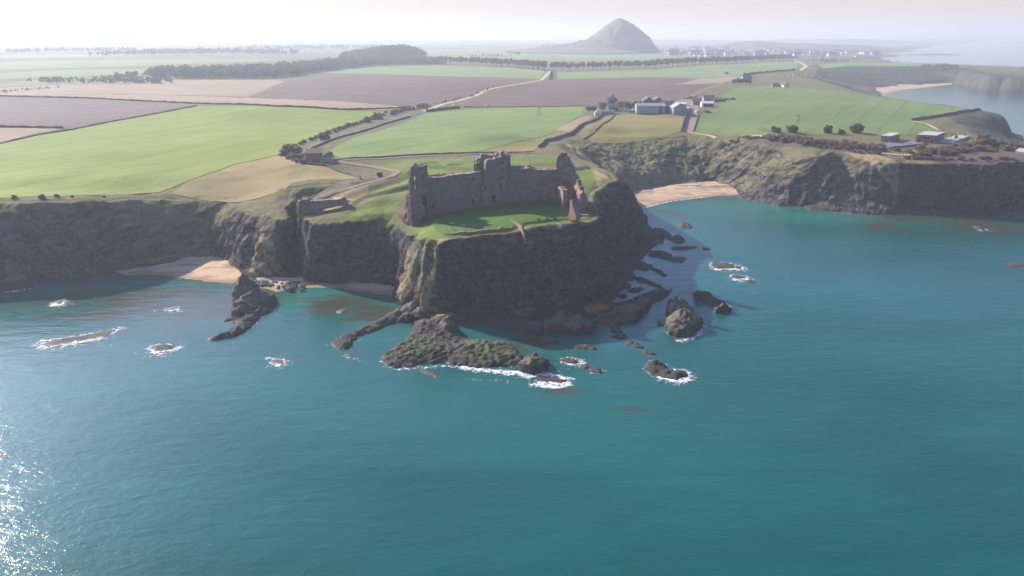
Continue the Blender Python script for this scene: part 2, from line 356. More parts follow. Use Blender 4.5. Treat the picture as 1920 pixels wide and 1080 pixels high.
ay = np.concatenate([-np.geomspace(4000, 60, 14), np.linspace(-50, 200, 40), np.arange(202, 560, 2.4), np.geomspace(562, 36000, 120)])
X, Y = np.meshgrid(ax, ay); sh = X.shape; X, Y = X.ravel(), Y.ravel()
D = np.zeros((X.size, 4), np.float32); D[:, 3] = 1
m = np.where((np.abs(X) < 1600) & (Y > 180) & (Y < 2000))[0]
x, y = X[m], Y[m]
d = dist_poly(x, y, B); wv = 6*noise(x/25, y/25, 3)
near = np.exp(-np.clip(d+wv, 0, 1e5)/20)*.6
def blob(px, py, rx, ry):
    cx, cy = un(px, py); ex, ey = un(px+rx, py)[0]-cx, abs(un(px, py-ry)[1]-cy)
    q = ((x-cx)/ex)**2+((y-cy)/ey)**2
    return np.exp(-q*(1+.6*noise(x/30, y/30, 5)))
for px, py, rx, ry, s in SHAL: near = np.maximum(near, s*blob(px, py, rx, ry))
kel = np.zeros(len(m))
for a in REEF: kel = np.maximum(kel, blob(*a))
D[m, 0] = np.clip(near, 0, 1); D[m, 1] = np.clip(kel*1.25, 0, 1)
idx = np.arange(X.size).reshape(sh)
q = np.stack([idx[:-1,:-1], idx[:-1,1:], idx[1:,1:], idx[1:,:-1]], -1).reshape(-1, 4)
sea = struct(mesh_obj('sea', np.stack([X, Y, 0*X], 1), q, m_sea(), smooth_sh=True))
a = sea.data.color_attributes.new('depth', 'FLOAT_COLOR', 'POINT'); a.data.foreach_set('color', D.ravel())
# ------------------------------------------------------------------ fields, roads, walls
def upg(L):
    P = np.array([un(p[0], p[1], 40) for p in L])
    for _ in range(3):
        z = np.clip(terrain(P[:,0], P[:,1]), np.where(P[:,1] < 1400, np.where(P[:,0] < -60, 31, 34), 2), 60)
        P = np.array([un(p[0], p[1], zz) for p, zz in zip(L, z)])
    return P
def flat_mesh(name, P, mat, off=.25, cell=None, zf=None):
    P = np.array(P); ext = P.max(0)-P.min(0)
    cell = cell or max(6., min(60, math.sqrt(ext[0]*ext[1])/38))
    bd = dens(P, cell)
    gx, gy = np.meshgrid(np.arange(P[:,0].min(), P[:,0].max(), cell), np.arange(P[:,1].min(), P[:,1].max(), cell)); gx, gy = gx.ravel(), gy.ravel()
    gx = gx+.13*cell*np.sin(gx*7.1+gy*3.3); ok = inside(gx, gy, bd) & (dist_poly(gx, gy, bd) > cell*.35)
    pts = [Vector(p) for p in bd]+[Vector((a, b)) for a, b in zip(gx[ok], gy[ok])]
    v, e, f, *_ = delaunay_2d_cdt(pts, [], [list(range(len(bd)))], 1, 1e-4)
    XY = np.array([(p.x, p.y) for p in v]); z = (zf or terrain)(XY[:,0], XY[:,1])+off
    o = mesh_obj(name, np.c_[XY, z], [list(t) for t in f], mat)
    me = o.data; bm = bmesh.new(); bm.from_mesh(me); bmesh.ops.recalc_face_normals(bm, faces=bm.faces)
    if sum(fc.normal.z for fc in bm.faces) < 0: bmesh.ops.reverse_faces(bm, faces=bm.faces)
    bm.to_mesh(me); bm.free(); return o
def m_crop(name, c1, c2, d0, d1, period=22., tram=.3, fine=.25, c3=None, bump=.12):
    a, b = np.array(un(*d0, 41)), np.array(un(*d1, 41)); ang = math.atan2(b[1]-a[1], b[0]-a[0])
    t = NT(name); p = t.pos(); r = t.n('ShaderNodeMapping', vector_type='TEXTURE'); r.inputs['Rotation'].default_value = (0,0,ang); t.l(p, r.inputs[0])
    s = t.n('ShaderNodeSeparateXYZ'); t.l(r.outputs[0], s.inputs[0])
    wob = t.math('MULTIPLY', t.noise(p, .01, 2), 8)
    ph = t.math('ABSOLUTE', t.math('SUBTRACT', t.math('FRACT', t.math('DIVIDE', t.math('ADD', s.outputs[1], wob), period)), .5))
    line = t.ss(ph, .07, .02)
    n = t.noise(t.scale(r.outputs[0], .12, 1, 1), .09, 5, .6); n2 = t.noise(p, .012, 5, .6); n3 = t.noise(p, .6, 4, .7)
    c = t.mix(t.ss(n2, .3, .7), c1, c2)
    if c3: c = t.mix(t.ss(t.noise(p, .02, 5, .65), .52, .7), c, c3)
    c = t.mix(t.math('MULTIPLY', t.ss(n, .35, .7), fine), c, (c1[0]*.6, c1[1]*.62, c1[2]*.6, 1))
    c = t.mix(t.math('MULTIPLY', line, tram), c, (c1[0]*.5, c1[1]*.5, c1[2]*.55, 1))
    c = t.mix(t.math('MULTIPLY', t.ss(n3, .4, .7), .2), c, (c1[0]*.7, c1[1]*.75, c1[2]*.7, 1))
    return t.finish(c, .95, t.bump(n3, bump, .6), .1)
g_left = m_crop('young_crop', (.18,.22,.04,1), (.24,.275,.055,1), (0,320), (520,235), 26, .4)
g_mid = m_crop('young_crop_cool', (.15,.205,.062,1), (.19,.245,.075,1), (740,275), (1090,225), 30, .4)
g_right = m_crop('young_crop_deep', (.125,.175,.055,1), (.16,.205,.065,1), (1400,240), (1560,175), 26, .4)
g_far = m_crop('far_grass', (.16,.21,.085,1), (.21,.26,.11,1), (700,140), (900,125), 60, .1)
plough = m_crop('ploughed_soil', (.13,.087,.07,1), (.165,.112,.09,1), (550,180), (950,175), 16, .25, .5, bump=.3)
plough_grey = m_crop('harrowed_soil', (.135,.095,.085,1), (.165,.12,.105,1), (0,210), (350,195), 20, .2, .4)
stub = m_crop('pale_stubble', (.28,.20,.13,1), (.34,.245,.16,1), (0,185), (640,195), 18, .15, .4)
rough = m_crop('rough_pasture', (.20,.17,.055,1), (.27,.21,.085,1), (1100,250), (1280,240), 40, .0, .3, c3=(.15,.17,.05,1), bump=.4)
tanf = m_crop('dry_grass', (.24,.18,.075,1), (.33,.24,.105,1), (340,345), (640,330), 40, .0, .35, c3=(.18,.15,.06,1), bump=.9)
FIELDS = [
 ('grass_field', g_left, [(-200,330),(0,270.5),(67,255),(133,245),(157,240),(273,218),(370,200),(520,201),(640,207),(722,210),(692,221),(640,238),(592,256),(556,270),(541,283),(520,292),(440,308),(345,343),(300,360),(285,362),(200,367),(100,369),(0,372),(-200,377)]),
 ('dry_grass_field', tanf, [(522,292.5),(541,293),(556,302),(575,311),(612,317),(668,331),(676,336),(640,338),(581,338.5),(550,344),(536,360),(505,366),(446,369),(318,361.5),(350,343.5),(442,308.5)]),
 ('grass_field', g_mid, [(618,283),(640,270.5),(700,249),(760,230),(800,212),(860,206),(956,201.5),(1097,199.5),(1092,216),(1042,246),(990,262),(950,271),(900,284),(760,291),(640,298)]),
 ('pasture_strip', rough, [(902,284.5),(952,271.5),(992,262.5),(1043,246.5),(1068,250),(1030,262),(1010,276),(1000,284)]),
 ('soil_plot', stub, [(1042,245.5),(1094,217),(1114,217.5),(1077,245),(1066,249)]),
 ('pasture', rough, [(1154,216),(1258,216.5),(1284,220.5),(1277,247),(1262,250),(1240,254),(1180,257),(1110,258.5),(1097,256.5)]),
 ('pasture_strip', rough, [(1078,250),(1133,217),(1152,216.5),(1096,255.5)]),
 ('grass_field', g_right, [(1388,161.5),(1480,162.5),(1560,170),(1653,183),(1730,193),(1812,202.5),(1814,210),(1709,226),(1722,231),(1757,246),(1700,253),(1600,253),(1440,256),(1340,257),(1299,247),(1308,217),(1345,204),(1352,182)]),
 ('ploughed_field', plough, [(896,181),(935,170),(965,161),(1018,152),(1047,150),(1200,146),(1305,147),(1255,160),(1330,157),(1362,155),(1272,191),(1200,199),(1097,198.5),(956,200.5),(862,200.5)]),
 ('stubble_strip', stub, [(1257,159.5),(1310,147.5),(1395,142.5),(1372,152),(1363,154.5)]),
 ('grass_field', g_far, [(1047,149),(1045,135),(1210,130),(1330,122),(1440,116.5),(1500,115),(1492,130),(1395,141.5),(1310,146.5),(1200,145)]),
 ('ploughed_field', plough, [(468,183),(536,160),(546,152),(592,138),(702,139.5),(860,145.5),(990,149.5),(955,159),(912,166),(882,178),(812,196),(775,199.5),(640,189.5),(482,183.7)]),
 ('grass_field', g_far, [(596,137),(612,135),(705,124.5),(830,122.5),(960,127.5),(1020,133),(1012,148),(960,146),(860,144),(700,138.5)]),
 ('stubble_field', stub, [(0,165),(130,157),(320,150.5),(520,150.5),(534,153),(464,182),(370,179),(180,176),(0,180)]),
 ('stubble_strip', stub, [(0,180.5),(180,177),(370,180),(480,184.5),(640,190.5),(776,201.5),(722,206.5),(640,205.5),(520,199.5),(345,193),(170,184)]),
 ('harrowed_field', plough_grey, [(-60,181),(0,181.5),(170,186),(310,193.5),(366,198.5),(270,216.5),(150,238.5),(60,240),(-80,237)]),
 ('stubble_field', stub, [(-60,240),(0,240.5),(120,241.5),(60,252),(0,268),(-60,285)]),
 ('grass_field', g_far, [(-60,160),(0,158),(60,150),(262,149),(180,154),(0,163)]),
 ('grass_field', g_far, [(-60,140),(100,132),(400,128),(270,139),(60,146),(-60,150)]),
 ('grass_field', g_far, [(-60,118),(200,112),(480,111),(560,112),(300,122),(-60,132)]),
 ('stubble_field', stub, [(-60,104),(200,101),(330,102),(180,107),(-60,110)]),
 ('grass_field', g_far, [(780,93),(980,90),(1090,88),(1190,95),(1310,104),(1210,112),(1050,116),(850,107)]),
 ('grass_field', g_far, [(700,101),(780,94),(850,106),(780,107)]),
 ('stubble_strip', stub, [(1250,113),(1320,107),(1340,108),(1300,113)]),
 ('grass_field', g_far, [(1530,122),(1600,116.8),(1700,117.5),(1745,118.5),(1790,124),(1700,124.5),(1600,123.5),(1545,128)]),
]
for nm, mt, L in FIELDS: struct(flat_mesh(nm, upg(L), mt, .22))
struct(flat_mesh('castle_lawn', upx([(803,405),(815,421),(833,437),(850,437),(900,431),(958,427),(985,416),(1030,411),(1066,409),(1066,398),(1044,378),(955,381),(905,390),(812,396)], 36), m_crop('mown_lawn', (.072,.135,.026,1), (.095,.165,.034,1), (850,437), (950,430), 3.2, .06), .34, 2.5))
def strip(name, L, wd, mat, off=.34, step=4):
    P = np.array(dens(upg(L), step, False)); d = np.gradient(P, axis=0); d /= np.linalg.norm(d, axis=1)[:, None]+1e-9
    n = np.c_[-d[:,1], d[:,0]]; V = []
    wv = np.interp(np.linspace(0, 1, len(P)), np.linspace(0, 1, len(wd)), wd) if isinstance(wd, (list, tuple)) else np.full(len(P), wd)
    for s in (-1, -.33, .33, 1): V.append(P+n*(s*wv/2)[:, None])
    A = np.concatenate(V); z = terrain(A[:,0], A[:,1])+off; k = len(P)
    q = np.array([[r*k+i, (r+1)*k+i, (r+1)*k+i+1, r*k+i+1][::-1] for r in range(3) for i in range(k-1)])
    return mesh_obj(name, np.c_[A, z], q, mat)
asph = simple('asphalt', (.11,.105,.105,1), (.15,.14,.14,1), .4, .1)
earth = simple('trodden_earth', (.20,.13,.10,1), (.27,.18,.14,1), .4, .25)
pale = simple('pale_path', (.40,.31,.20,1), (.48,.37,.24,1), .3, .2)
verge = simple('verge_grass', (.14,.11,.07,1), (.22,.17,.10,1), .3, .6, .6)
conc = simple('old_concrete', (.36,.32,.28,1), (.46,.41,.36,1), .3, .15, .1)
yard = simple('yard_tarmac', (.13,.12,.125,1), (.17,.155,.155,1), .3, .15, .1)
ROADS = [
 ('road', [(575,286),(582,278),(600,269),(622,261),(660,250),(700,238),(740,224),(775,214),(796,209)], 5.5, asph),
 ('road', [(796,209),(830,196),(865,188),(892,180),(915,168),(960,160),(1015,150.5),(1031,134)], 7, pale),
 ('track', [(575,292),(600,305),(640,306),(700,313),(735,320),(746,324),(735,331),(700,341),(660,352),(625,364),(600,371)], [5,4.5,4.5,5,6,6,5,4,4,4,4], earth),
 ('road', [(1395,143),(1350,158),(1312,173),(1272,190.5)], 9, verge),
 ('road', [(1500,131),(1490,134),(1440,137.5),(1395,143)], 8, asph),
 ('farm_lane', [(1296,194),(1302,203),(1297,220),(1287,247)], [10,12,13,13], earth),
 ('path', [(1287,247),(1312,252),(1342,257.5)], 3, pale),
 ('path', [(625,303),(680,298.5),(760,294.5),(900,288.5),(960,287),(1010,287)], [4,5,5,4,4,4], verge),
 ('path', [(1710,227),(1735,232),(1750,239),(1760,245),(1775,248)], 3.2, pale),
 ('path', [(1650,182.5),(1730,192.3),(1800,201.5)], 5, verge),
 ('path', [(1640,287),(1690,291),(1730,291.5)], [3,5,3], pale),
 ('path', [(1060,281),(1090,300),(1120,318),(1140,330)], 3, verge),
 ('path', [(660,376),(640,378),(625,372)], 2.5, pale),
 ('track', [(1500,133),(1512,124),(1490,112)], 10, pale),
]
for nm, L, wdt, mt in ROADS: struct(strip(nm, L, wdt, mt))
struct(flat_mesh('yard', upg([(1639,276),(1668,266),(1700,262),(1722,266),(1732,268),(1740,272),(1700,279),(1660,281.5)]), yard, .4))
struct(flat_mesh('yard', upg([(1255,196),(1275,189),(1300,185),(1318,190),(1310,198),(1300,206),(1288,207),(1275,200)]), earth, .36))
stone = simple('field_stone', (.085,.075,.07,1), (.17,.145,.125,1), 1.4, .6, .2)
def rubble_strip(name, P, hgt, th, mat, sink=.4, step=1.5, jag=.25, zf=terrain, taper=None, parent=None):
    P = np.array(dens(P, step, False)); d = np.gradient(P, axis=0); d /= np.linalg.norm(d, axis=1)[:, None]+1e-9
    n = np.c_[-d[:,1], d[:,0]]; k = len(P); z0 = zf(P[:,0], P[:,1])
    j = fbm(P[:,0]/2.7, P[:,1]/2.7, 6.6, 3); hh = hgt*(1+jag*j*1.6)
    if taper is not None: hh = hh*np.interp(np.linspace(0, 1, k), np.linspace(0, 1, len(taper)), taper)
    j2 = th*.12*noise(P[:,0]/1.9, P[:,1]/1.9, 2.1)[:, None]
    a, b = P+n*(th/2+j2), P-n*(th/2-j2); at, bt = P+n*th*.4, P-n*th*.4
    V = np.concatenate([np.c_[a, z0-sink], np.c_[at, z0+hh], np.c_[bt, z0+hh*(1+.04*j)], np.c_[b, z0-sink]])
    Fc = [[r*k+i, (r+1)*k+i, (r+1)*k+i+1, r*k+i+1] for r in range(3) for i in range(k-1)]
    Fc += [[0, k, 2*k, 3*k][::-1], [k-1, 2*k-1, 3*k-1, 4*k-1]]
    return mesh_obj(name, V, Fc, mat, parent)
WALLS = [
 ([(1010,277),(1022,266),(1045,258),(1075,249),(1105,231),(1132,215)], 2.4, 'long dark stone field wall climbing from the cliff top to the farm trees'),
 ([(1095,256),(1125,237),(1153,216)], 1.1, 'low stone wall along the left edge of the farm pasture'),
 ([(1277,247.5),(1283,226),(1291,203)], 3.2, 'tall dark stone wall between the farm pasture and the farm lane'),
 ([(1709,226.5),(1760,219),(1817,210),(1848,206)], 2.6, 'dark stone wall at the seaward corner of the right green field'),
 ([(620,303),(668,296.5),(760,291.5),(850,288),(1000,286)], 1.0, 'low stone wall running behind the castle beside the pale path'),
 ([(577,312),(615,317),(660,330),(676,336)], 1.6, 'low grey stone wall below the cottages along the dry grass field'),
 ([(1300,246),(1309,217)], 1.2, 'low wall on the right side of the farm lane'),
 ([(585,279),(610,268),(660,252.5),(720,233),(770,219)], 1.5, 'stone wall along the right side of the bend in the coast road'),
]
for L, h, lb in WALLS: tag(rubble_strip('field_wall', upg(L), h, 1.0, stone), lb, 'field wall', 'stone field walls')
hedge_m = simple('bare_hedge', (.055,.042,.035,1), (.105,.08,.065,1), .8, .9, .5)
HEDGES = [
 ([(0,269.5),(67,254),(133,244),(157,239),(273,217),(368,199)], 1.2, 'thin hedge on the far edge of the biggest green field at left'),
 ([(0,180.7),(170,184.7),(345,193.6),(520,200.2),(640,206.2),(770,202)], 1.8, 'long dark hedge between the pale stubble strip and the biggest green field'),
 ([(800,210),(830,206),(862,203)], 3, 'short dark hedge at the top left corner of the middle green field'),
 ([(0,238.8),(90,241),(118,241)], 2, 'dark hedge between the harrowed field and the stubble corner at far left'),
 ([(870,201),(960,201),(1097,199)], .8, 'faint hedge between the ploughed field and the middle green field'),
 ([(1395,141),(1440,136),(1490,132.5)], 4, 'dark roadside hedge beyond the dark bush clump'),
 ([(1030,150),(1034,135)], 4, 'dark hedge by the gap in the tree belt'),
]
for L, h, lb in HEDGES: tag(rubble_strip('hedge', upg(L), h, 2.2, hedge_m, step=4, jag=.5), lb, 'hedge', 'field hedges')
# ------------------------------------------------------------------ beaches
def m_beach():
    t = NT('sand'); p = t.pos(); s = t.n('ShaderNodeSeparateXYZ'); t.l(p, s.inputs[0])
    n = t.noise(t.scale(p, .4, 1.2, 1), .12, 5, .65, .6); n2 = t.noise(p, 1.5, 4, .7)
    c = t.mix(t.ss(n2, .3, .7), (.46,.30,.175,1), (.54,.37,.23,1))
    c = t.mix(t.ss(n, .5, .6), c, (.26,.19,.15,1))
    c = t.mix(t.ss(s.outputs[2], .5, .12), c, (.30,.17,.085,1))
    return t.finish(c, .9, t.bump(n2, .3, .3), .2)
SAND = m_beach()
BEACH = [
 ([(1172,373),(1200,362),(1240,355),(1290,350),(1330,341),(1362,350),(1385,362)], [(1386,366.5),(1350,367.2),(1310,371),(1260,377),(1230,384),(1205,391),(1193,396),(1180,392)], 3.0, .1),
 ([(215,512),(250,504),(300,496),(345,488),(405,482),(440,492),(456,508),(470,518)], [(475,528),(455,531),(430,532),(400,529.5),(350,524),(310,517.5),(285,515.5),(240,517)], 2.4, .09),
 ([(556,524),(585,522),(610,518),(660,512),(710,512),(750,518),(765,530),(772,548)], [(772,556),(750,556.5),(735,557),(700,551),(650,544),(615,540),(575,541),(556,541)], 2.4, .08),
 ([(1640,166),(1690,159.5),(1745,155.5),(1790,156)], [(1782,159),(1740,164.5),(1690,169.5),(1652,182)], 4, .03),
 ([(480,524),(520,524),(556,526)], [(556,541),(520,548),(488,540)], 1.5, .1),
]
for inl, wat, top, sl in BEACH:
    P = upx(inl+wat, 0.0); W = np.array(upx(wat, 0.0))
    f = lambda x, y, W=W, top=top, sl=sl: np.minimum(sl*dist_poly(x, y, W, False)*(1+.3*noise(x/9, y/9, 3)), top)-.06+.12*noise(x/5,y/5,1)
    struct(flat_mesh('beach', P, SAND, 0, 1.6 if P[0][1] < 900 else 14, f))
# ------------------------------------------------------------------ sea rocks and foam
def m_rock():
    t = NT('sea_rock'); p = t.pos(); s = t.n('ShaderNodeSeparateXYZ'); t.l(p, s.inputs[0])
    at = t.n('ShaderNodeAttribute', attribute_name='growth'); ac = t.n('ShaderNodeSeparateColor'); t.l(at.outputs['Color'], ac.inputs[0])
    n = t.noise(p, .5, 6, .7); n2 = t.noise(p, .16, 4, .6); n3 = t.noise(t.scale(p, 1, .5, 2.2, rot=(.2,.1,.6)), 1.4, 5, .7)
    c = t.mix(t.ss(n3, .3, .7), (.042,.033,.03,1), (.105,.083,.072,1))
    c = t.mix(t.ss(t.math('ADD', s.outputs[2], t.math('MULTIPLY', n, 3)), 4.3, 5.2), c, (.155,.125,.098,1))
    c = t.mix(t.math('MULTIPLY', t.math('MULTIPLY', t.ss(n2, .52, .62), t.ss(n, .45, .6)), .6), c, (.11,.11,.05,1))
    g = lambda ch: t.ss(t.math('ADD', ch, t.math('MULTIPLY', t.math('SUBTRACT', n, .5), 2.0)), .5, .75)
    c = t.mix(t.math('MULTIPLY', g(ac.outputs[0]), .65), c, (.105,.125,.035,1)); c = t.mix(g(ac.outputs[1]), c, (.36,.19,.055,1))
    w = t.ss(t.math('ADD', s.outputs[2], t.math('MULTIPLY', n, 1.2)), 1.35, .75)
    c = t.mix(w, c, (.028,.024,.023,1))
    r = t.n('ShaderNodeMapRange'); t.l(w, r.inputs[0]); r.inputs[3].default_value = .92; r.inputs[4].default_value = .45
    return t.finish(c, r.outputs[0], t.bump(t.math('ADD', n3, n), .9, .7), .3)
MR = m_rock()
ROCKS = []
def sea_rock(L, h, label, seed, peaks=(), growth=(), res=.55, cat='sea rock', group='rocks standing in the sea', ridge=.5, k=2.2, foam=.6, strike=(.8,.6)):
    P = np.array(dens(upx(L, 0.0), 1.5)); a, b = P.min(0)-3, P.max(0)+3
    nx, ny = int((b[0]-a[0])/res)+2, int((b[1]-a[1])/res)+2
    X, Y = np.meshgrid(np.linspace(a[0], b[0], nx), np.linspace(a[1], b[1], ny)); sh = X.shape; X, Y = X.ravel(), Y.ravel()
    wx = 1.3*noise(X/4, Y/4, seed)+.6*noise(X/1.6, Y/1.6, seed+5); wy = 1.3*noise(X/4, Y/4, seed+9)+.6*noise(X/1.6, Y/1.6, seed+15)
    sd = sdist(X+wx, Y+wy, P)
    u = X*strike[0]+Y*strike[1]; v = -X*strike[1]+Y*strike[0]
    rn = fbm(u/9, v/2.1, seed, 5, True); fn = 1.25*fbm(X/2.0, Y/2.0, seed+3, 4)+.35*(1-2*np.abs(noise(X/.9, Y/.9, seed)))
    body = 1-np.exp(-np.clip(sd, 0, 99)/k)
    z = np.where(sd > 0, .25+h*body*(.36+1.45*ridge*rn+.42*fn), np.maximum(sd*.6, -1.2)+.15*fn)
    for px, py, ph, r, sx in peaks:
        cx, cy = un(px, py, ph*.4); d = np.hypot((X-cx+wx*.8)/sx, Y-cy+wy*.8)
        z = np.where(sd > -.5, np.maximum(z, ph*np.clip(1.12-(d/r)**1.15, -1, 1)*(1+.25*rn+.32*fn)), z)
    idx = np.arange(X.size).reshape(sh); q = np.stack([idx[:-1,:-1], idx[:-1,1:], idx[1:,1:], idx[1:,:-1]], -1).reshape(-1, 4)
    q = q[z[q].max(1) > -.5]
    if len(q) == 0: return None
    st = np.clip(np.abs(np.gradient(z.reshape(sh), axis=0)).ravel()/res, 0, 2)
    ox, oy = .35*st*noise(X/1.3, Y/1.3, z/1.3), .35*st*noise(X/1.3+9, Y/1.3, z/1.3)
    G = np.zeros((X.size, 4), np.float32); G[:, 3] = 1
    for ch, px, py, r in growth:
        cx, cy = un(px, py, 1.5); G[:, ch] = np.maximum(G[:, ch], np.exp(-(((X-cx)/(r*.62))**2+((Y-cy)/(r*1.0))**2)))
    uq, inv = np.unique(q, return_inverse=True); q = inv.reshape(q.shape); c = P.mean(0)
    o = mesh_obj('sea_rock', np.c_[(X+ox)-c[0], (Y+oy)-c[1], z][uq], q, MR); o.location = (c[0], c[1], 0)
    at = o.data.color_attributes.new('growth', 'FLOAT_COLOR', 'POINT'); at.data.foreach_set('color', G[uq].ravel())
    tag(o, label, cat, group); ROCKS.append((P, foam)); return o
def oval(cx, cy, rx, ry, tilt=0, seed=0, n=16):
    r = random.Random(seed*31+int(cx)); out = []
    for i in range(n):
        a = 2*math.pi*i/n; q = .78+.44*r.random(); x, y = rx*math.cos(a)*q, ry*math.sin(a)*q
        out.append((cx+x, cy+y+x*tilt))
    return out
sea_rock([(714,674),(735,655),(758,640),(775,618),(790,600),(812,590),(838,590),(850,600),(853,622),(864,634),(885,640),(918,640),(950,650),(970,664),(986,680),(962,686),(920,690),(880,689),(840,681),(800,681),(760,690),(725,688)],
 2.3, 'largest weedy black reef lying in the sea straight below the castle cliff', 1, [(838,612,4.8,8,.55),(828,602,3.6,8,.9),(800,610,2.6,9,1),(905,652,3.2,10,2.2)],
 [(1,846,612,5),(1,828,598,4.5),(0,905,660,14),(0,780,655,12),(0,800,640,9),(0,945,668,10),(0,860,662,5)], .55, foam=.8)
sea_rock([(974,690),(980,676),(995,670),(1015,671),(1028,680),(1022,694),(1005,702),(985,700)], 4, 'domed mossy rock on the right-hand tip of the largest reef', 2, [(1002,686,4.2,8,1.1)], [(0,1000,686,6)], .6, foam=.9)
sea_rock([(988,710),(1010,706),(1045,708),(1064,714),(1050,719),(1015,716)], .9, 'low black ledge ringed by white surf off the largest reef', 3, foam=1.6)
sea_rock([(783,690),(800,694),(815,699),(824,706),(810,707),(795,699)], .8, 'thin low rock just in front of the largest reef near its left end', 4, foam=.5)
sea_rock([(620,645),(640,631),(662,624),(692,609),(730,594),(752,572),(772,560),(793,570),(793,588),(770,600),(740,606),(715,614),(695,625),(667,631),(658,655),(640,655)],
 2.4, 'long jagged black finger of rock running out from the grassy cliff nose', 5, [(775,580,4.2,8,1),(765,596,3,6,.8),(745,590,3,6,1)], [(0,700,612,5)], .55, foam=.7, strike=(.75,-.66))
sea_rock([(868,603),(900,596),(960,598),(1000,604),(1028,608),(1022,622),(985,629),(940,618),(905,611)], 2.2, 'long low rock shelf along the foot of the castle cliff', 6, [(1000,615,3,7,1)], [(0,1005,614,6)], .55, foam=.45)
sea_rock([(1014,610),(1030,594),(1060,588),(1088,594),(1112,604),(1113,622),(1080,629),(1050,625),(1020,626)], 3, 'lumpy brown rock with a sheer dark end beside the rock shelf', 7, [(1050,606,5.5,7,1),(1085,612,5.5,8,1.1),(1030,612,3.5,6,1)], [(0,1022,616,4)], .55, foam=.5)
sea_rock([(1072,584),(1090,574),(1120,571),(1152,571),(1192,562),(1230,549),(1256,547),(1251,556),(1217,572),(1203,590),(1190,607),(1150,612),(1112,605),(1085,600)],
 2.6, 'broad rock platform with bright green moss and an ochre pool', 8, [(1180,585,4,8,1.6),(1205,570,4,6,1.2)], [(1,1110,582,8),(1,1128,578,7),(0,1130,598,9),(0,1150,595,8),(0,1170,597,7),(0,1110,600,6)], .55, foam=.4)
sea_rock([(752,575),(775,574),(810,582),(860,590),(872,600),(862,608),(830,606),(800,604),(770,598),(752,588)], 2.6, 'rubble apron joining the largest reef to the foot of the castle cliff', 90, [(790,588,4,6,1.3),(845,597,3.4,6,1.2)], foam=.2)
sea_rock([(1105,572),(1140,550),(1152,530),(1165,505),(1183,482),(1203,458),(1222,440),(1246,437),(1240,452),(1217,470),(1199,490),(1188,510),(1174,535),(1152,560),(1125,572)], 1.5, 'long black rock shelf along the cliff foot on the shaded right side of the headland', 91, [(1235,445,2.6,6,1.4)], foam=.1, res=.8, k=1.4)
sea_rock(oval(1155,618,10,6,.1,1), 1.8, 'small black rock under the mossy platform', 9, foam=.3)
sea_rock(oval(1161,631,15,4,.05,2), 1.0, 'flat little rock just below the small black rock', 10, foam=.6)
sea_rock([(1250,612),(1252,590),(1256,572),(1266,563),(1280,564),(1287,578),(1300,592),(1312,608),(1304,626),(1280,635),(1255,629)], 6, 'tall rounded brown stack standing alone right of the rock platform', 11,
 [(1270,580,6.6,10,.9),(1283,602,6.2,10,1.0),(1268,612,4.6,8,1)], [(0,1290,605,4)], .6, foam=1.0, k=3)
sea_rock(oval(1239,608,6,5,0,3), 2, 'tiny dark rock touching the left side of the tall brown stack', 12, foam=.6)
sea_rock([(1299,552),(1315,547),(1332,553),(1348,565),(1367,574),(1367,585),(1347,587),(1332,574),(1308,561)], 3, 'slanting two-humped rock right of and behind the tall brown stack', 13, [(1312,555,3.5,5,1),(1355,580,3,5,1)], foam=.9)
sea_rock([(1209,690),(1222,678),(1240,682),(1252,693),(1285,697),(1291,707),(1270,715),(1245,709),(1220,700)], 1.7, 'surf-washed black rock farthest from the shore on the right', 14, [(1228,686,2.8,5,1)], foam=1.7)
sea_rock(oval(1191,647,17,5,.25,4), 1.5, 'left one of two small dark rocks behind the surf-washed outermost rock', 15, foam=.6)
sea_rock(oval(1215,661,12,5,.2,5), 1.3, 'right one of two small dark rocks behind the surf-washed outermost rock', 16, foam=.8)
sea_rock(oval(1095,651,23,5,.08,6), 1.4, 'flat dark rock in the water between the largest reef and the mossy platform', 17, foam=.5)
sea_rock(oval(1030,638,19,6,.05,7), 1.1, 'low brown rock awash in front of the rock shelf', 18, foam=.5)
sea_rock(oval(1070,678,20,5,.15,8), 1.4, 'surf-edged rock just right of the domed mossy rock', 19, foam=1.2)
sea_rock(oval(1108,692,20,5,.28,9), 1.2, 'slanting string of black rock farther right of the domed mossy rock', 20, foam=.9)
sea_rock(oval(1283,423,15,4.5,.25,10), 2.2, 'lone dark rock off the orange beach of the right-hand bay', 21, foam=.3, res=1)
sea_rock(oval(1271,449,13,6,.2,11), 3, 'brown rock at the sunlit tip of the black shore platform', 22, foam=.3, res=1)
sea_rock(oval(1280,465,26,3.4,-.03,12), 1.5, 'long thin dark rock below the shore platform tip', 23, foam=.4, res=1)
sea_rock(oval(1324,466,8,2.5,0,13), 1, 'speck of rock right of the long thin dark rock', 24, foam=.3, res=1)
sea_rock(oval(1236,477,22,6,.1,14), 2.0, 'black slab rock in the cliff shadow', 25, foam=.2, res=1)
sea_rock(oval(1268,487,21,5,.1,15), 1.3, 'brown rock with surf at the end of the black slab', 26, foam=1.0, res=1)
sea_rock(oval(1356,499,28,5.5,.05,16), 1.2, 'foam-covered rock out in the right-hand bay', 27, foam=2.2, res=1)
sea_rock(oval(1385,502,8,3,.05,17), .7, 'little foamy rock at the right end of the foam-covered rock', 28, foam=1.8, res=1)
sea_rock(oval(1385,520,14,4,.05,18), .7, 'white surf-buried rock below the foam-covered rock', 29, foam=2.4, res=1)
sea_rock(oval(1407,529,8,3,.1,19), .8, 'small dark rock lying right of the surf-buried rock', 30, foam=.8, res=1)
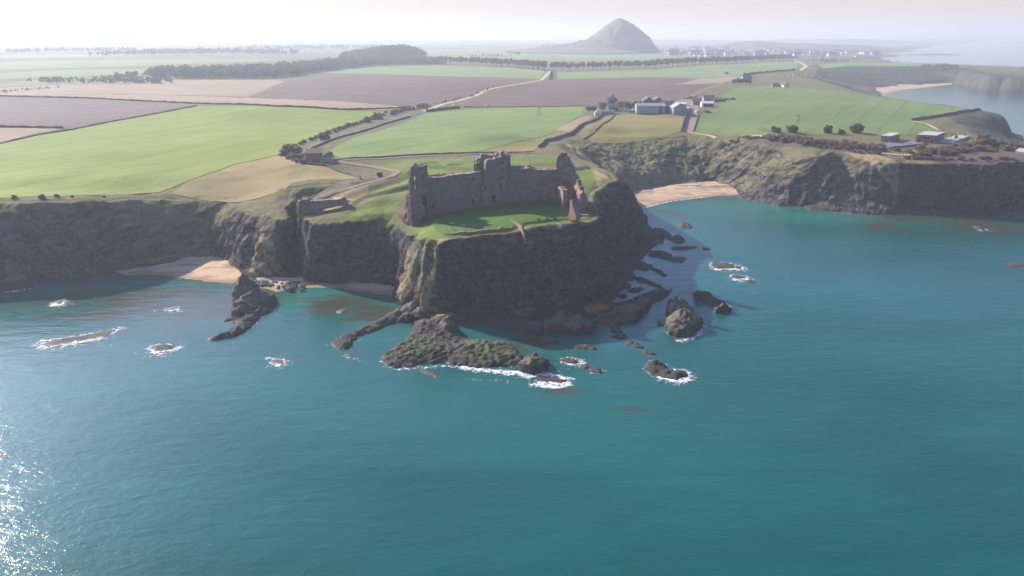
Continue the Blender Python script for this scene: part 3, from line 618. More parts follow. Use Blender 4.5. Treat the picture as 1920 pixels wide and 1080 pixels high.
for i, (cx, cy, rx, ry, tl, d) in enumerate([(1202,436,18,12,.5,'uppermost'),(1240,438,22,8,.35,'rightmost'),(1195,461,22,6,-.05,'second highest'),(1200,499,20,8,.15,'middle'),(1182,470,18,8,.1,'leftmost of the upper'),(1236,510,14,4,.5,'small slanting'),(1204,526,20,4.5,.25,'lower'),(1176,518,18,7,.2,'wide lower left'),(1192,544,14,4,-.1,'lowest'),(1168,536,16,5,.1,'lowest left'),(1222,553,32,7,-.25,'longest'),(1158,500,16,9,.1,'cliff-foot'),(1225,533,18,3,.3,'thin lower right'),(1166,555,10,4,0,'smallest')]):
    sea_rock(oval(cx, cy, rx, ry, tl, i+40), 1.8, f'{d} black shore rock in the shadow right of the castle cliff', 60+i, foam=.12, res=.8, group='shore rocks in the cliff shadow')
# the cone-shaped stack with its tail
sea_rock([(392,636),(410,630),(430,622),(444,608),(440,590),(443,565),(446,535),(455,520),(468,524),(488,545),(512,556),(518,570),(508,585),(490,592),(480,605),(460,620),(435,632),(405,639)], 2.6, 'pointed stack with a long curved tail of tilted slabs off the left cove', 31,
 [(460,548,10.5,10,.85),(474,560,6.5,12,1.0),(450,580,5,9,.9)], [(0,470,585,5),(0,455,612,5),(0,478,600,4),(0,440,624,3)], .6, foam=.6, strike=(.82,.57))
sea_rock(oval(427,599,10,3.5,-.3,31), 1.2, 'small dark rock just left of the pointed stack', 32, foam=.4)
sea_rock([(72,648),(100,638),(150,630),(190,622),(225,616),(215,624),(180,636),(130,644),(90,651)], .55, 'long surf-covered reef at far left', 33, foam=2.6, ridge=.6)
sea_rock(oval(302,653,24,6,-.05,33), .9, 'black rock ringed by foam in the middle of the left bay', 34, foam=2.4)
sea_rock(oval(520,678,12,4,.1,34), .35, 'rock just breaking the surface with a white swirl', 35, foam=1.6)
sea_rock(oval(113,567,10,4,-.35,35), .8, 'small foamy rock near the far left cliff', 36, foam=2.2)
sea_rock(oval(326,579,10,2.5,-.1,36), .35, 'barely awash rock in the weedy water of the left cove', 37, foam=1.4)
sea_rock([(-60,552),(-30,540),(0,530),(20,522),(45,521),(62,528),(80,533),(60,540),(30,545),(5,549)], 3.2, 'pale boulder-strewn ledge at the foot of the far left cliff', 38, [(30,528,4.5,7,1.5)], foam=.9)
sea_rock(oval(655,668,9,3,.1,38), .35, 'rock awash to the left of the largest reef', 39, foam=.9)
sea_rock(oval(640,583,9,3,-.2,39), .3, 'rock awash over dark weed in the second cove', 40, foam=.9)
sea_rock(oval(1835,428,14,3.5,.25,41), 1.5, 'dark rock with a white edge off the right-hand cliffs', 41, foam=1.0, res=1.2)
sea_rock(oval(1912,497,22,4,.05,42), 1.3, 'brown rock at the right edge of the sea', 42, foam=.9, res=1)
sea_rock([(1868,398),(1885,388),(1910,384),(1950,388),(1960,400),(1910,403)], 3.5, 'pale rock ledge under the right-hand cliffs at the edge of view', 43, foam=.6, res=1.2)
sea_rock([(1480,383),(1500,377),(1540,376),(1580,382),(1620,384),(1650,389),(1680,393),(1690,398),(1650,403),(1600,401),(1560,397),(1520,393)], 3.2, 'rubble ledge along the foot of the sunlit right-hand cliff', 44, [(1655,393,5,7,1.3),(1560,385,4,8,2)], foam=.5, res=.9)
sea_rock([(1380,366),(1400,362),(1430,370),(1480,377),(1500,387),(1460,387),(1420,379),(1390,372)], 3, 'boulder shore between the orange beach and the sunlit cliff', 45, foam=.35, res=.9)
sea_rock([(1685,400),(1720,396),(1770,397),(1790,401),(1740,404)], 1.6, 'dark ledge awash below the shaded right-hand cliff', 46, foam=.7, res=1)
# boulders heaped on the beach at the foot of the ridge
def boulder_mesh(seed):
    bm = bmesh.new(); bmesh.ops.create_icosphere(bm, subdivisions=2, radius=1)
    for v in bm.verts:
        c = v.co; f = 1+.28*float(noise(np.array([c.x*1.1+seed]), np.array([c.y*1.1]), np.array([c.z*1.1]))[0])
        v.co = Vector((c.x*f, c.y*f*.8, c.z*f*.62))
    me = bpy.data.meshes.new('boulder'); bm.to_mesh(me); bm.free(); me.materials.append(MB_); return me
MB_ = simple('boulder_stone', (.07,.065,.062,1), (.17,.155,.14,1), .8, .6, .3)
bms = [boulder_mesh(i*7.3) for i in range(4)]
rb = random.Random(5)
for i in range(64):
    u = rb.random(); px = 478+u*92; py = 529+u*8+rb.uniform(-7, 7)*(.45+.8*u); s = rb.uniform(.5, 1.5)*(1.2 if u > .6 else .85)
    x, y = un(px, py, 1.0); o = bpy.data.objects.new('boulder', bms[i % 4]); COL.objects.link(o)
    o.location = (x, y, max(gz(x, y), .5)+.2*s); o.scale = (s*rb.uniform(.8,1.3), s, s); o.rotation_euler = (rb.uniform(-.3,.3), rb.uniform(-.3,.3), rb.uniform(0,6.28))
    tag(o, 'grey boulder heaped on the shore below the ridge between the two left coves', 'boulder', 'boulders on the cove beach')
# ------------------------------------------------------------------ foam
def m_foam():
    t = NT('foam'); p = t.pos(); at = t.n('ShaderNodeAttribute', attribute_name='dens'); ac = t.n('ShaderNodeSeparateColor'); t.l(at.outputs['Color'], ac.inputs[0])
    n = t.noise(p, .45, 6, .72, .8); n2 = t.noise(p, 1.6, 4, .7)
    f = t.math('ADD', t.math('MULTIPLY', n, .7), t.math('MULTIPLY', n2, .3))
    a = t.ss(t.math('ADD', f, t.math('MULTIPLY', t.math('MINIMUM', ac.outputs[0], 1.15), .22)), .64, .82)
    b = t.n('ShaderNodeBsdfPrincipled'); b.inputs['Base Color'].default_value = (.8,.78,.76,1); b.inputs['Roughness'].default_value = .8
    t.l(t.bump(n2, .5, .4), b.inputs['Normal'])
    tr = t.n('ShaderNodeBsdfTransparent'); mx = t.n('ShaderNodeMixShader'); t.l(a, mx.inputs[0]); t.l(tr.outputs[0], mx.inputs[1]); t.l(b.outputs[0], mx.inputs[2]); t.l(mx.outputs[0], t.out.inputs[0])
    return t.m
fx, fy = np.arange(-330, 420, 1.0), np.arange(205, 545, 1.0)
X, Y = np.meshgrid(fx, fy); sh = X.shape; X, Y = X.ravel(), Y.ravel(); D = np.zeros(X.size)
for P, f in ROCKS:
    m = np.where((X > P[:,0].min()-14) & (X < P[:,0].max()+14) & (Y > P[:,1].min()-14) & (Y < P[:,1].max()+14))[0]
    if len(m) == 0: continue
    sd = sdist(X[m], Y[m], P); c = P.mean(0); side = (-(Y[m]-c[1])*.8+(X[m]-c[0])*.25)/(np.hypot(X[m]-c[0], Y[m]-c[1])+1)
    reach = 1.1+1.5*min(f, 2.4)*(1+.5*side)
    v = np.clip(f, 0, 1.4)*np.exp(-np.clip(-sd, 0, 99)/reach)*(.7+.35*side)
    if f > 1.5: v = np.maximum(v, 1.0*(sd > -2)*np.exp(-np.clip(-sd,0,9)/2))
    D[m] = np.maximum(D[m], v)
def streak(L, wd, s):
    P = np.array(upx(L, 0.0)); m = np.where((X > P[:,0].min()-20) & (X < P[:,0].max()+20) & (Y > P[:,1].min()-20) & (Y < P[:,1].max()+20))[0]
    D[m] = np.maximum(D[m], s*np.exp(-(dist_poly(X[m], Y[m], P, False)/wd)**2))
for a in [([(870,690),(920,697),(970,700),(1010,712),(1060,722)], 3.2, 1.2),([(985,704),(1030,702),(1062,712),(1066,722),(1040,726),(1000,722)], 2.2, 1.3),([(848,712),(900,713),(950,716)], 2.2, .6),
 ([(716,678),(740,694),(790,690),(840,686),(880,694)], 1.6, .9),([(1275,640),(1305,632),(1318,612)], 2.5, 1.1),([(1205,391),(1230,384),(1260,377.5),(1310,371.5),(1350,367.6)], 1.1, 1.25),([(1372,366.5),(1392,367.5)], 2, 1.2),
 ([(80,640),(130,634),(190,626),(228,616)], 3.5, .9),([(1240,712),(1275,716)], 2.5, 1.1),([(500,672),(515,675),(530,680)], 1.6, 1.0),([(1048,672),(1072,671),(1090,676)], 2, .9),([(5,549),(40,546),(75,537)], 1.4, 1.0),
 ([(1040,700),(1070,690)], 2, .5),([(1300,660),(1320,655)], 2, .25),([(1150,640),(1190,655),(1230,672)], 1.6, .45),([(640,660),(690,682),(740,697)], 1.8, .5),([(180,640),(230,652),(275,658)], 1.4, .45),([(1190,478),(1225,487),(1262,494)], 1.4, .5),([(1130,562),(1200,600),(1190,612),(1150,616)], 1.2, .5),([(870,628),(930,634),(1000,632)], 1.2, .45),([(290,583),(345,580)], 1.2, .7),([(1560,399),(1620,402)], 1.4, .9)]: streak(*a)
idx = np.arange(X.size).reshape(sh); q = np.stack([idx[:-1,:-1], idx[:-1,1:], idx[1:,1:], idx[1:,:-1]], -1).reshape(-1, 4)
q = q[D[q].max(1) > .06]; u, inv = np.unique(q, return_inverse=True); q = inv.reshape(q.shape)
fo = mesh_obj('sea_foam', np.c_[X, Y, .1+.12*np.clip(D, 0, 1)][u], q, m_foam(), smooth_sh=True); fo['kind'] = 'stuff'
at = fo.data.color_attributes.new('dens', 'FLOAT_COLOR', 'POINT'); A = np.ones((len(u), 4), np.float32); A[:, 0] = D[u]; at.data.foreach_set('color', A.ravel())
# ------------------------------------------------------------------ the castle
def m_masonry(name, c1, c2, c3):
    t = NT(name); p = t.obj(); s = t.n('ShaderNodeSeparateXYZ'); t.l(p, s.inputs[0])
    cb = t.n('ShaderNodeCombineXYZ'); t.l(t.math('ADD', s.outputs[0], t.math('MULTIPLY', s.outputs[1], .8)), cb.inputs[0]); t.l(s.outputs[2], cb.inputs[1])
    br = t.n('ShaderNodeTexBrick'); t.l(cb.outputs[0], br.inputs[0]); br.inputs['Scale'].default_value = 1
    br.inputs['Brick Width'].default_value = .9; br.inputs['Row Height'].default_value = .42; br.inputs['Mortar Size'].default_value = .035
    br.inputs['Color1'].default_value = (.75,.75,.75,1); br.inputs['Color2'].default_value = (1.15,1.1,1.08,1); br.inputs['Mortar'].default_value = (.55,.55,.55,1)
    n = t.noise(p, .35, 6, .65); n2 = t.noise(t.scale(p, .25, .25, 1.6), .5, 5, .6); n3 = t.noise(p, 3., 4, .7)
    c = t.mix(t.ss(n, .3, .7), c1, c2); c = t.mix(t.math('MULTIPLY', t.ss(n2, .5, .68), .8), c, c3)
    c = t.mix(.8, c, br.outputs[0], 'MULTIPLY')
    c = t.mix(t.math('MULTIPLY', t.ss(n3, .55, .75), .5), c, (.06,.055,.05,1))
    return t.finish(c, .95, t.bump(t.math('ADD', t.math('MULTIPLY', br.outputs[1], -.5), t.math('ADD', n, n3)), .6, .35), .1)
MAS = m_masonry('castle_sandstone', (.26,.187,.163,1), (.37,.278,.238,1), (.195,.168,.16,1))
MASR = m_masonry('red_rubble', (.33,.19,.13,1), (.42,.27,.19,1), (.25,.16,.12,1))
DARK = simple('opening_shade', (.02,.018,.018,1), (.035,.03,.03,1), .8, .2)  # near-black colour standing in for the shade inside doorways and windows
ZL = 35.5
CAS = (un(905, 386, ZL)[0], un(905, 386, ZL)[1], ZL)
castle = empty('castle_ruin', CAS, 0, 'huge roofless castle ruin with three broken towers joined by high curtain walls on the headland', 'castle')
class Plane:                              # an upright wall plane standing on the line A-B
    def __init__(s, A, Bp, z=ZL, zb=None, push=0.0):
        a = np.array(un(A[0], A[1], z if len(A) < 3 else A[2])); b = np.array(un(Bp[0], Bp[1], z if len(Bp) < 3 else Bp[2]))
        s.o = a; s.u = (b-a)/np.linalg.norm(b-a); s.n = np.array([-s.u[1], s.u[0]])       # n points away from the viewer for left-to-right walls
        s.o = s.o+s.n*push
    def hit(s, px, py):
        r = ray(px, py); t = (s.o@s.n)/(r[:2]@s.n); P = r*t
        return ((P[:2]-s.o)@s.u, P[2]+H)
    def at(s, u, d, z): p = s.o+s.u*u+s.n*d; return (p[0], p[1], z)
def slab(name, pl, outline, holes=(), th=3.0, mat=MAS, parent=None, jag=.5, cell=1.2, org=CAS, top_z=None, seed=0, world=False, panel=0, bulge=.11, drop=3.0):
    O = [pl.hit(*p) for p in outline] if not world else list(outline)
    zmin = min(z for _, z in O)
    O2 = []                               # ragged upper edge
    for (u, z) in dens(O, cell):
        f = np.clip((z-zmin)/3, 0, 1); r = RNG.uniform(-1, 1, 2)*jag*f
        O2.append((u+r[0]*.5, z+r[1]))
    O2 = [(u, z-drop if z < zmin+.6 else z) for u, z in O2]
    hs = [[pl.hit(*p) for p in h] if not world else list(h) for h in holes]
    us = np.array([p[0] for p in O2]); zs = np.array([p[1] for p in O2])
    gx, gy = np.meshgrid(np.arange(us.min(), us.max(), cell), np.arange(zs.min(), zs.max(), cell)); gx, gy = gx.ravel(), gy.ravel()
    ok = inside(gx, gy, O2) & (dist_poly(gx, gy, O2) > cell*.35)
    for h in hs: ok &= ~inside(gx, gy, h) & (dist_poly(gx, gy, h) > cell*.2)
    pts = [Vector(p) for p in O2]+[Vector(p) for h in hs for p in h]+[Vector((a, b)) for a, b in zip(gx[ok], gy[ok])]
    loops = [list(range(len(O2)))]; k = len(O2)
    for h in hs: loops.append(list(range(k, k+len(h)))); k += len(h)
    ed = [(L[i], L[(i+1) % len(L)]) for L in loops for i in range(len(L))]
    v, e, f, *_ = delaunay_2d_cdt(pts, ed, [], 0, 1e-4)
    XY = np.array([(p.x, p.y) for p in v]); tris = []
    for t in f:
        c = XY[list(t)].mean(0)
        if not inside(c[:1], c[1:], O2)[0] or any(inside(c[:1], c[1:], h)[0] for h in hs): continue
        a, b, cc = XY[t[0]], XY[t[1]], XY[t[2]]
        if (b-a)[0]*(cc-a)[1]-(b-a)[1]*(cc-a)[0] < 0: t = t[::-1]
        tris.append(list(t))
    n = len(XY); cnt = {}
    for t in tris:
        for i in range(3):
            a, b = t[i], t[(i+1) % 3]; cnt[(a, b)] = 1
    rim = [(a, b) for (a, b) in cnt if (b, a) not in cnt]
    bf = bulge*fbm(XY[:,0]/2.4+seed, XY[:,1]/2.4, seed+.5, 3); bb = bulge*fbm(XY[:,0]/2.4+seed, XY[:,1]/2.4, seed+8.5, 3)
    V = [pl.at(u, bf[i], z) for i, (u, z) in enumerate(XY)]+[pl.at(u, th+bb[i], z) for i, (u, z) in enumerate(XY)]
    V = np.array(V)-np.array(org)
    Fc = [t for t in tris]+[[i+n for i in t[::-1]] for t in tris]+[[b, a, a+n, b+n] for a, b in rim]
    return mesh_obj(name, V, Fc, mat, parent)
def rect(x0, y0, x1, y1, arch=False):
    if not arch: return [(x0,y1),(x1,y1),(x1,y0),(x0,y0)]
    m = (x0+x1)/2; h = min((x1-x0)*.6, (y1-y0)*.4)
    return [(x0,y1),(x1,y1),(x1,y0+h),(x1-(x1-x0)*.2,y0+h*.3),(m,y0),(x0+(x1-x0)*.2,y0+h*.3),(x0,y0+h)]
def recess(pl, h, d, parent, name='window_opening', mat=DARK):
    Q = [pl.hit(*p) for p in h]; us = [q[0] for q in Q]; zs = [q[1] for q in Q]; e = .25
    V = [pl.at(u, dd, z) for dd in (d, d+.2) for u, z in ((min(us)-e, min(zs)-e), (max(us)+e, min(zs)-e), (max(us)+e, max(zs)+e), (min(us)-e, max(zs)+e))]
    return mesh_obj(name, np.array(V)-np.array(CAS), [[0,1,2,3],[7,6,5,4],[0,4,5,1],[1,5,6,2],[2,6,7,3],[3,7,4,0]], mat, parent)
# --- left tower
P = Plane((771,405),(803,398))
wins = [rect(776.2,329.5,781.6,338.5,True), rect(777.2,345,782.6,355.5,True)]; dks = [rect(793.5,367,799.5,397,True), rect(784,377,786,380), rect(784,389,787,393)]
lt = slab('broken_tower', P, [(776,431),(773,418),(771,402),(768.5,345),(769.5,324),(770.5,314),(775,311),(790,311),(800,309),(803,330),(803.5,400),(791,408),(787,419)], wins+dks[1:2], 1.1, MAS, castle, seed=1, cell=1.0)
for h in dks[1:2]: recess(P, h, 1.0, lt)
bx = recess(P, dks[0], -.02, lt, 'recess_shade_panel')  # nothing is cut here: dark panel on the face paints the recess's shade
b1 = Plane((803,398),(801,390)); slab('tower_side', b1, [(0.2,ZL),(0.2,57.6),(3,58),(6.5,57.2),(6.5,ZL)], [], 1.8, MAS, lt, seed=2, world=True, jag=.5).parent = lt
b2 = Plane((769.5,404),(769,394)); slab('tower_side', b2, [(0.2,ZL-2),(0.2,56.5),(2.5,57.5),(5,56),(6.5,49),(7,ZL-2)], [], -1.8, MAS, lt, seed=3, world=True, jag=.6)
P2 = Plane((772,405),(803,398), push=6.0); slab('tower_rear_wall', P2, [(773,402),(773,330),(774,312),(777,306),(780,306.5),(782,309.5),(788,310),(791,306.5),(797,305),(800,308),(801,330),(801,398)], [rect(775.2,329,782.4,339), rect(776.2,344.5,783.4,356)], .8, MAS, lt, seed=4, jag=.3, cell=1.0)
P3 = Plane((752.5,423,29),(776.5,430,29), push=1.2); slab('rubble_flank', P3, [(752,428),(753.5,412),(756,396),(759,378),(764,362),(768,352),(770.5,356),(772,380),(773.5,405),(776.5,431)], [], 2.6, MASR, lt, seed=5, jag=.8, cell=.9, bulge=.9)
# --- curtain walls
P = Plane((800,394.5),(906,385.5))
holes = [rect(811,381,814.5,391.5,True), rect(884,371.5,888.5,381.5,True)]; slit = [rect(838,346,839.5,348.5), rect(851,347,852.5,349.5), rect(824.5,347.5,826,350), rect(884.5,332,886.5,335.5), rect(887,334,888.5,337)]
cw = slab('curtain_wall', P, [(800,396),(800,336),(803,333.5),(812,333),(830,331.5),(850,328),(866,326),(880,325),(893,322.5),(899,321.5),(905,320.5),(905,387)], holes+slit, 3.7, MAS, castle, seed=7, jag=.18)
for h in holes: recess(P, h, 1.2, cw, 'doorway')
for h in slit: recess(P, h, .7, cw)
Pb = Plane((800,394.5),(906,385.5), push=3.75)
top = [(802,330)]; rr = random.Random(3); x = 803
while x < 898:
    w_ = rr.uniform(3, 7); base = 330.5-(x-803)*.075; up = rr.uniform(1.5, 4.5); top += [(x, base-up*.3), (x+w_*.2, base-up), (x+w_*.75, base-up*rr.uniform(.8,1.1)), (x+w_*.9, base)]; x += w_
top += [(899,319),(904,316.5)]
slab('wall_head_rubble', Pb, [(801,360)]+top+[(905,350)], [], 1.3, MASR, cw, seed=8, jag=.3, cell=.9, drop=0)
P = Plane((951,380),(1048,375))
slit = [rect(954.5,331,956,335.5), rect(982.5,321.5,984,325), rect(982.5,337,984,339.5), rect(996,339,997.5,341), rect(1040.5,337,1042,340.5), rect(953,348,955,351)]
cw2 = slab('curtain_wall', P, [(951,382),(951,318),(957,314.5),(975,315.5),(988,316.5),(992,314),(998,316.8),(1020,318.5),(1043,317.5),(1046,316),(1047,376)], slit, 3.7, MAS, castle, seed=9, jag=.2)
for h in slit: recess(P, h, .7, cw2)
Pb = Plane((951,380),(1048,375), push=3.75)
slab('wall_head_rubble', Pb, [(957,345),(957,312),(966,311.5),(970,313),(975,310.8),(980,312.3),(985,313.5),(989,311),(993,309.5),(996,313),(1003,314.8),(1015,315.5),(1030,315.3),(1043,314.8),(1044,345)], [], 1.2, MAS, cw2, seed=10, jag=.25, cell=.9, drop=0)
# --- gatehouse tower
P = Plane((904,387),(951.5,381))
wl = rect(940.3,302.3,943.8,306.8,True)
dk = [rect(940.8,315,943.2,321.5), rect(937.5,331.5,940.5,337), rect(937.5,345,940.8,354.5), rect(922,364.5,930,380.5,True), rect(907.5,349,911,356.5)]
gt = slab('gatehouse_tower', P, [(904,389),(904,360),(905,348),(911,335),(910.5,318),(911.5,306),(914,300),(919,298.8),(928,298.6),(928.5,294),(931,295),(950.5,294.5),(951.5,310),(951.5,383)], [wl]+dk, 2.4, MAS, castle, seed=11, jag=.22, cell=1.1)
for i, h in enumerate(dk): recess(P, h, 1.3, gt, 'doorway' if i == 3 else 'window_opening')
Ps = Plane((951.3,381),(953,373)); slab('tower_side', Ps, [(0,ZL-1),(0,61.5),(4,61.8),(8.5,61.5),(8.5,ZL-1)], [], 2.0, MAS, gt, seed=12, world=True, jag=.3)
Pk = Plane((896,384),(957,378), push=3.0)
hole2 = [rect(896.8,299.5,900.5,307.5,True)]
slab('tower_shoulder', Pk, [(899,386),(899,330),(895.5,319),(893.5,300),(895,297),(901,297),(902.5,289),(909,288.3),(910,291),(930,291),(931.5,286.5),(936,286.8),(938,290.5),(956,291),(956.5,316),(957,378)], hole2+[rect(939.8,301.5,944.3,307.2)], 2.0, MAS, gt, seed=13, jag=.2, cell=1.1)
Pr = Plane((898,382),(957,376), push=8.5)
slab('tower_rear_wall', Pr, [(903,380),(902,292),(904,288.5),(909,288),(911,290.5),(925,290.8),(931,290),(933,286.5),(937,285.5),(938,283),(941,282.3),(944,283.5),(949,284.5),(950.5,288),(953,290.5),(957,291),(957,320),(956.5,378)], [rect(939.6,301.2,944.6,307.4)], 1.6, MAS, gt, seed=14, jag=.25, cell=1.0)
Pl = Plane((896,384),(898,374), push=0); slab('tower_side', Pl, [(0,ZL-1),(0,57),(3,58),(8,59),(12,59.5),(12,ZL-1)], [], 1.8, MAS, gt, seed=15, world=True, jag=.4)
Pc = Plane((938,383),(950,381.5), push=3.2); slab('chimney_stub', Pc, [(938.5,300),(938.5,287.5),(940,284.5),(943,284),(944,289),(946,291),(950,291.5),(950.5,300)], [], 2.2, MASR, gt, seed=16, jag=.15, cell=.6, drop=0)
slab('broken_edge', Plane((909,387),(914,386), push=-.3), [(911,345),(910.3,318),(911.2,306),(914,299.8),(916,298.5),(914.2,303),(913,318),(912.5,335)], [], .8, MASR, gt, seed=17, jag=.05, cell=.5, drop=0)
# --- right tower
P = Plane((1042,378),(1091,384), push=4)
wl = [rect(1054.2,291.5,1057.5,296.5,True), rect(1061.8,322,1064,326)]; dk = [rect(1055.8,306,1057.6,310), rect(1054.4,323,1056.2,326.5)]
archh = [(1051.5,378),(1051.5,345),(1053,340.5),(1056,337.5),(1061,335.8),(1066,336),(1070,338),(1072.5,342),(1074,352),(1074.5,378)]
rt = slab('ruined_tower', P, [(1043,379),(1043,316),(1044,300),(1047,292.5),(1051,288.5),(1053,286),(1056.5,285.5),(1059.5,287),(1060,293),(1063.5,294),(1066,301),(1068.5,307),(1072,312),(1074.5,316),(1075.5,326),(1079,328.5),(1083,334),(1085.5,341),(1087,352),(1088,362),(1093,372),(1094,386)], wl+dk+[archh], 2.5, MAS, castle, seed=18, jag=.3, cell=1.0)
for h in dk: recess(P, h, 1.2, rt)
Pv = Plane((1042,378),(1091,384), push=8.5); slab('vault_back_wall', Pv, [(1046,376),(1046,336),(1052,331),(1076,331),(1080,345),(1082,380)], [], 1.5, MAS, rt, seed=19, jag=.2)
Pq = Plane((1045.5,384),(1056.5,394))
slab('broken_side_wall', Pq, [(1045,358),(1045.2,350.5),(1048.5,349.5),(1052,352),(1055.5,357.5),(1056.3,377),(1056.8,394),(1052.5,394),(1051,385),(1048.5,374)], [rect(1048.6,355,1050.3,361)], 2.4, MASR, rt, seed=20, jag=.25, cell=.7, bulge=.3, drop=.5)
Pq = Plane((1075.5,387),(1087.5,396), push=1.5)
slab('broken_side_wall', Pq, [(1075,380),(1075.3,349),(1078,347.5),(1080.5,344),(1081,337),(1082.5,338),(1083.5,347),(1087,351),(1088,364),(1086,376),(1080,378.5)], [rect(1079,356,1081,366)], 2.2, MASR, rt, seed=21, jag=.3, cell=.7, bulge=.35, drop=0)
Pq = Plane((1072,396),(1096,393)); slab('chamber_wall', Pq, [(1072,397),(1071,380),(1074,375),(1080,377.5),(1086,376),(1088,364),(1093,358),(1098,362),(1097,380),(1094,395)], [], 2.0, MAS, rt, seed=22, jag=.3, cell=.8)
Pq = Plane((1065,411),(1071,413)); slab('standing_pillar', Pq, [(1063.5,413),(1065,405),(1067.5,398),(1068.6,382),(1069.6,374),(1071.6,373),(1073.5,384),(1077,397),(1080,406),(1080,413)], [], 2.6, MASR, rt, seed=23, jag=.12, cell=.6, bulge=.25, drop=2)
Pq = Plane((1058,378),(1069,379), push=-1); slab('fallen_vault', Pq, [(1057,396),(1057.5,377),(1062,374.5),(1068,375),(1069,396)], [rect(1060,382,1066,395,True)], 1.8, MAS, rt, seed=24, jag=.2, cell=.7)
# --- separate low ruins round the courtyard
def low(name, L, h, th, mat, label, z=ZL, taper=None, jag=.5, cat='ruined wall', sink=1.0):
    return tag(rubble_strip(name, upx(L, z), h, th, mat, sink, .8, jag, taper=taper), label, cat, 'low ruined walls round the castle yard')
low('ruined_wall', [(849,437.5),(880,436),(905,433.5),(930,431.5),(958,428)], .95, 1.2, MASR, 'broken low stone wall along the front cliff edge of the castle yard', taper=[.4,1,.7,1.2,.9,1.3,.5])
low('ruined_wall', [(952,412),(962,417),(970,423),(979,432),(985,436)], 1.5, 1.2, MASR, 'sloping wall stub pointing into the castle yard from the front cliff edge', taper=[.1,.5,.8,1.4,1.6])
low('ruined_wall', [(1074,397),(1085,396.5),(1099,397)], .9, .8, MASR, 'low pale wall line in front of the ruined tower chamber')
low('ruined_wall', [(1094,395),(1097,386),(1100,382)], 3.6, 1.0, MASR, 'jagged upright wall fragment at the right end of the tower ruins', taper=[.2,.6,.5,1,1.1])
low('ruined_wall', [(1088,393),(1094,383),(1096,374)], 3.0, 1.0, MASR, 'ragged wall rising towards the cliff edge just inside the upright fragment', taper=[.1,.5,.4,1])
low('ruined_wall', [(1080,406),(1092,404.5),(1103,403)], .8, 1.6, MASR, 'mossy ruined wall base on the right front corner of the headland', taper=[.7,1,.5,1.2])
low('ruined_wall', [(899,386.5),(903,388.5),(915,387.5)], .9, 2.2, MAS, 'heap of stones at the left foot of the gatehouse tower', taper=[.3,1,.4])
low('ruined_wall', [(808,402),(815,406),(822,413)], .5, .9, MASR, 'thin line of stones crossing the grass near the broken left tower', taper=[.3,1,.6,.9])
# outer gate wall by the ravine
og = empty('outer_gate_wall', un(563,392,32)+(32,), 0, 'dark ruined gate wall with a small square corner turret beside the ravine', 'ruined wall')
oo = un(563,392,32)+(32,)
Pg = Plane((575,393,32),(652,386,33.5)); slab('wall', Pg, [(574,398),(574,378),(590,377),(610,375),(632,374),(640,372),(644,369.5),(648,373),(652,379),(654,388),(640,386),(610,392),(596,398)], [], 2.2, MAS, og, org=oo, jag=.2, seed=30, drop=1)
Pg = Plane((562.5,395,31.5),(576,394,31.8)); slab('turret', Pg, [(563,402),(562.5,376),(565,373.5),(575,374),(576,378),(576,398)], [], 3.2, MAS, og, org=oo, jag=.15, seed=31, drop=3)
Pg = Plane((566,377,33),(585,376,33.5), push=2.0); slab('rear_wall', Pg, [(566,378),(566,370),(572,369),(580,371),(586,374),(586,378)], [], 1.2, MAS, og, org=oo, jag=.2, seed=32, drop=1)
Pg = Plane((562.2,398,31.5),(563.8,396.5,31.5), push=-.15); slab('quoin_edge', Pg, [(562.2,404),(562.2,377),(564.2,376.5),(564.2,404)], [], .8, MASR, og, org=oo, jag=.05, seed=33, cell=.7, drop=2)
# benches on the lawn and the white panel
wood = simple('bench_wood', (.10,.075,.06,1), (.15,.11,.085,1), 3, .2, .05)
grey = simple('pale_board', (.62,.60,.56,1), (.72,.70,.66,1), 3, .05, .02)
def boxes(name, L, mat, parent=None):
    V, Fc = [], []
    for (x, y, z, a, b, c) in L:
        k = len(V); V += [(x+sx*a/2, y+sy*b/2, z+sz*c/2) for sz in (-1,1) for sy in (-1,1) for sx in (-1,1)]
        Fc += [[k+i for i in f] for f in ((0,2,3,1),(4,5,7,6),(0,1,5,4),(1,3,7,5),(3,2,6,7),(2,0,4,6))]
    o = mesh_obj(name, V, Fc, mat, parent); return o
def bench(px, py, label, rz=0, mat=wood):
    x, y = un(px, py, 36); t = empty('bench', (x, y, gz(x, y)), rz, label, 'bench', 'benches in the castle yard')
    boxes('seat', [(0,0,.46,1.9,.5,.08)], mat, t); boxes('backrest', [(0,-.27,.75,1.9,.06,.42)], mat, t)
    for s in (-1, 1): boxes('leg', [(s*.8,0,.21,.1,.46,.42)], mat, t)
bench(1010, 411.5, 'leftmost of three dark benches near the front edge of the castle yard', .1)
bench(1026, 410.5, 'middle of three dark benches near the front edge of the castle yard', .1)
bench(1041, 410, 'rightmost of three dark benches near the front edge of the castle yard', .1)
def slab_stone(px, py, label, L):
    x, y = un(px, py, 36); o = boxes('stone_slab', [(0,0,.16,L,.6,.32),(0,0,.36,L*.94,.5,.08)], grey); o.location = (x, y, gz(x, y)); o.rotation_euler[2] = -.25; tag(o, label, 'stone slab')
slab_stone(847, 416, 'left of two pale flat slabs lying in the shadow on the castle lawn', 2.4)
slab_stone(869, 420, 'right of two pale flat slabs lying in the shadow on the castle lawn', 2.2)
x, y = un(850.5, 430, 36); t = empty('information_board', (x, y, gz(x, y)), .2, 'small white tilted board on a post at the sunlit front corner of the castle lawn', 'board')
bd = boxes('panel', [(0,0,1.15,1.5,.12,.9)], grey, t); bd.rotation_euler = (-.35,0,0); [boxes('post', [(s,.12,.5,.12,.12,1.0)], wood, t) for s in (-.5, .5)]
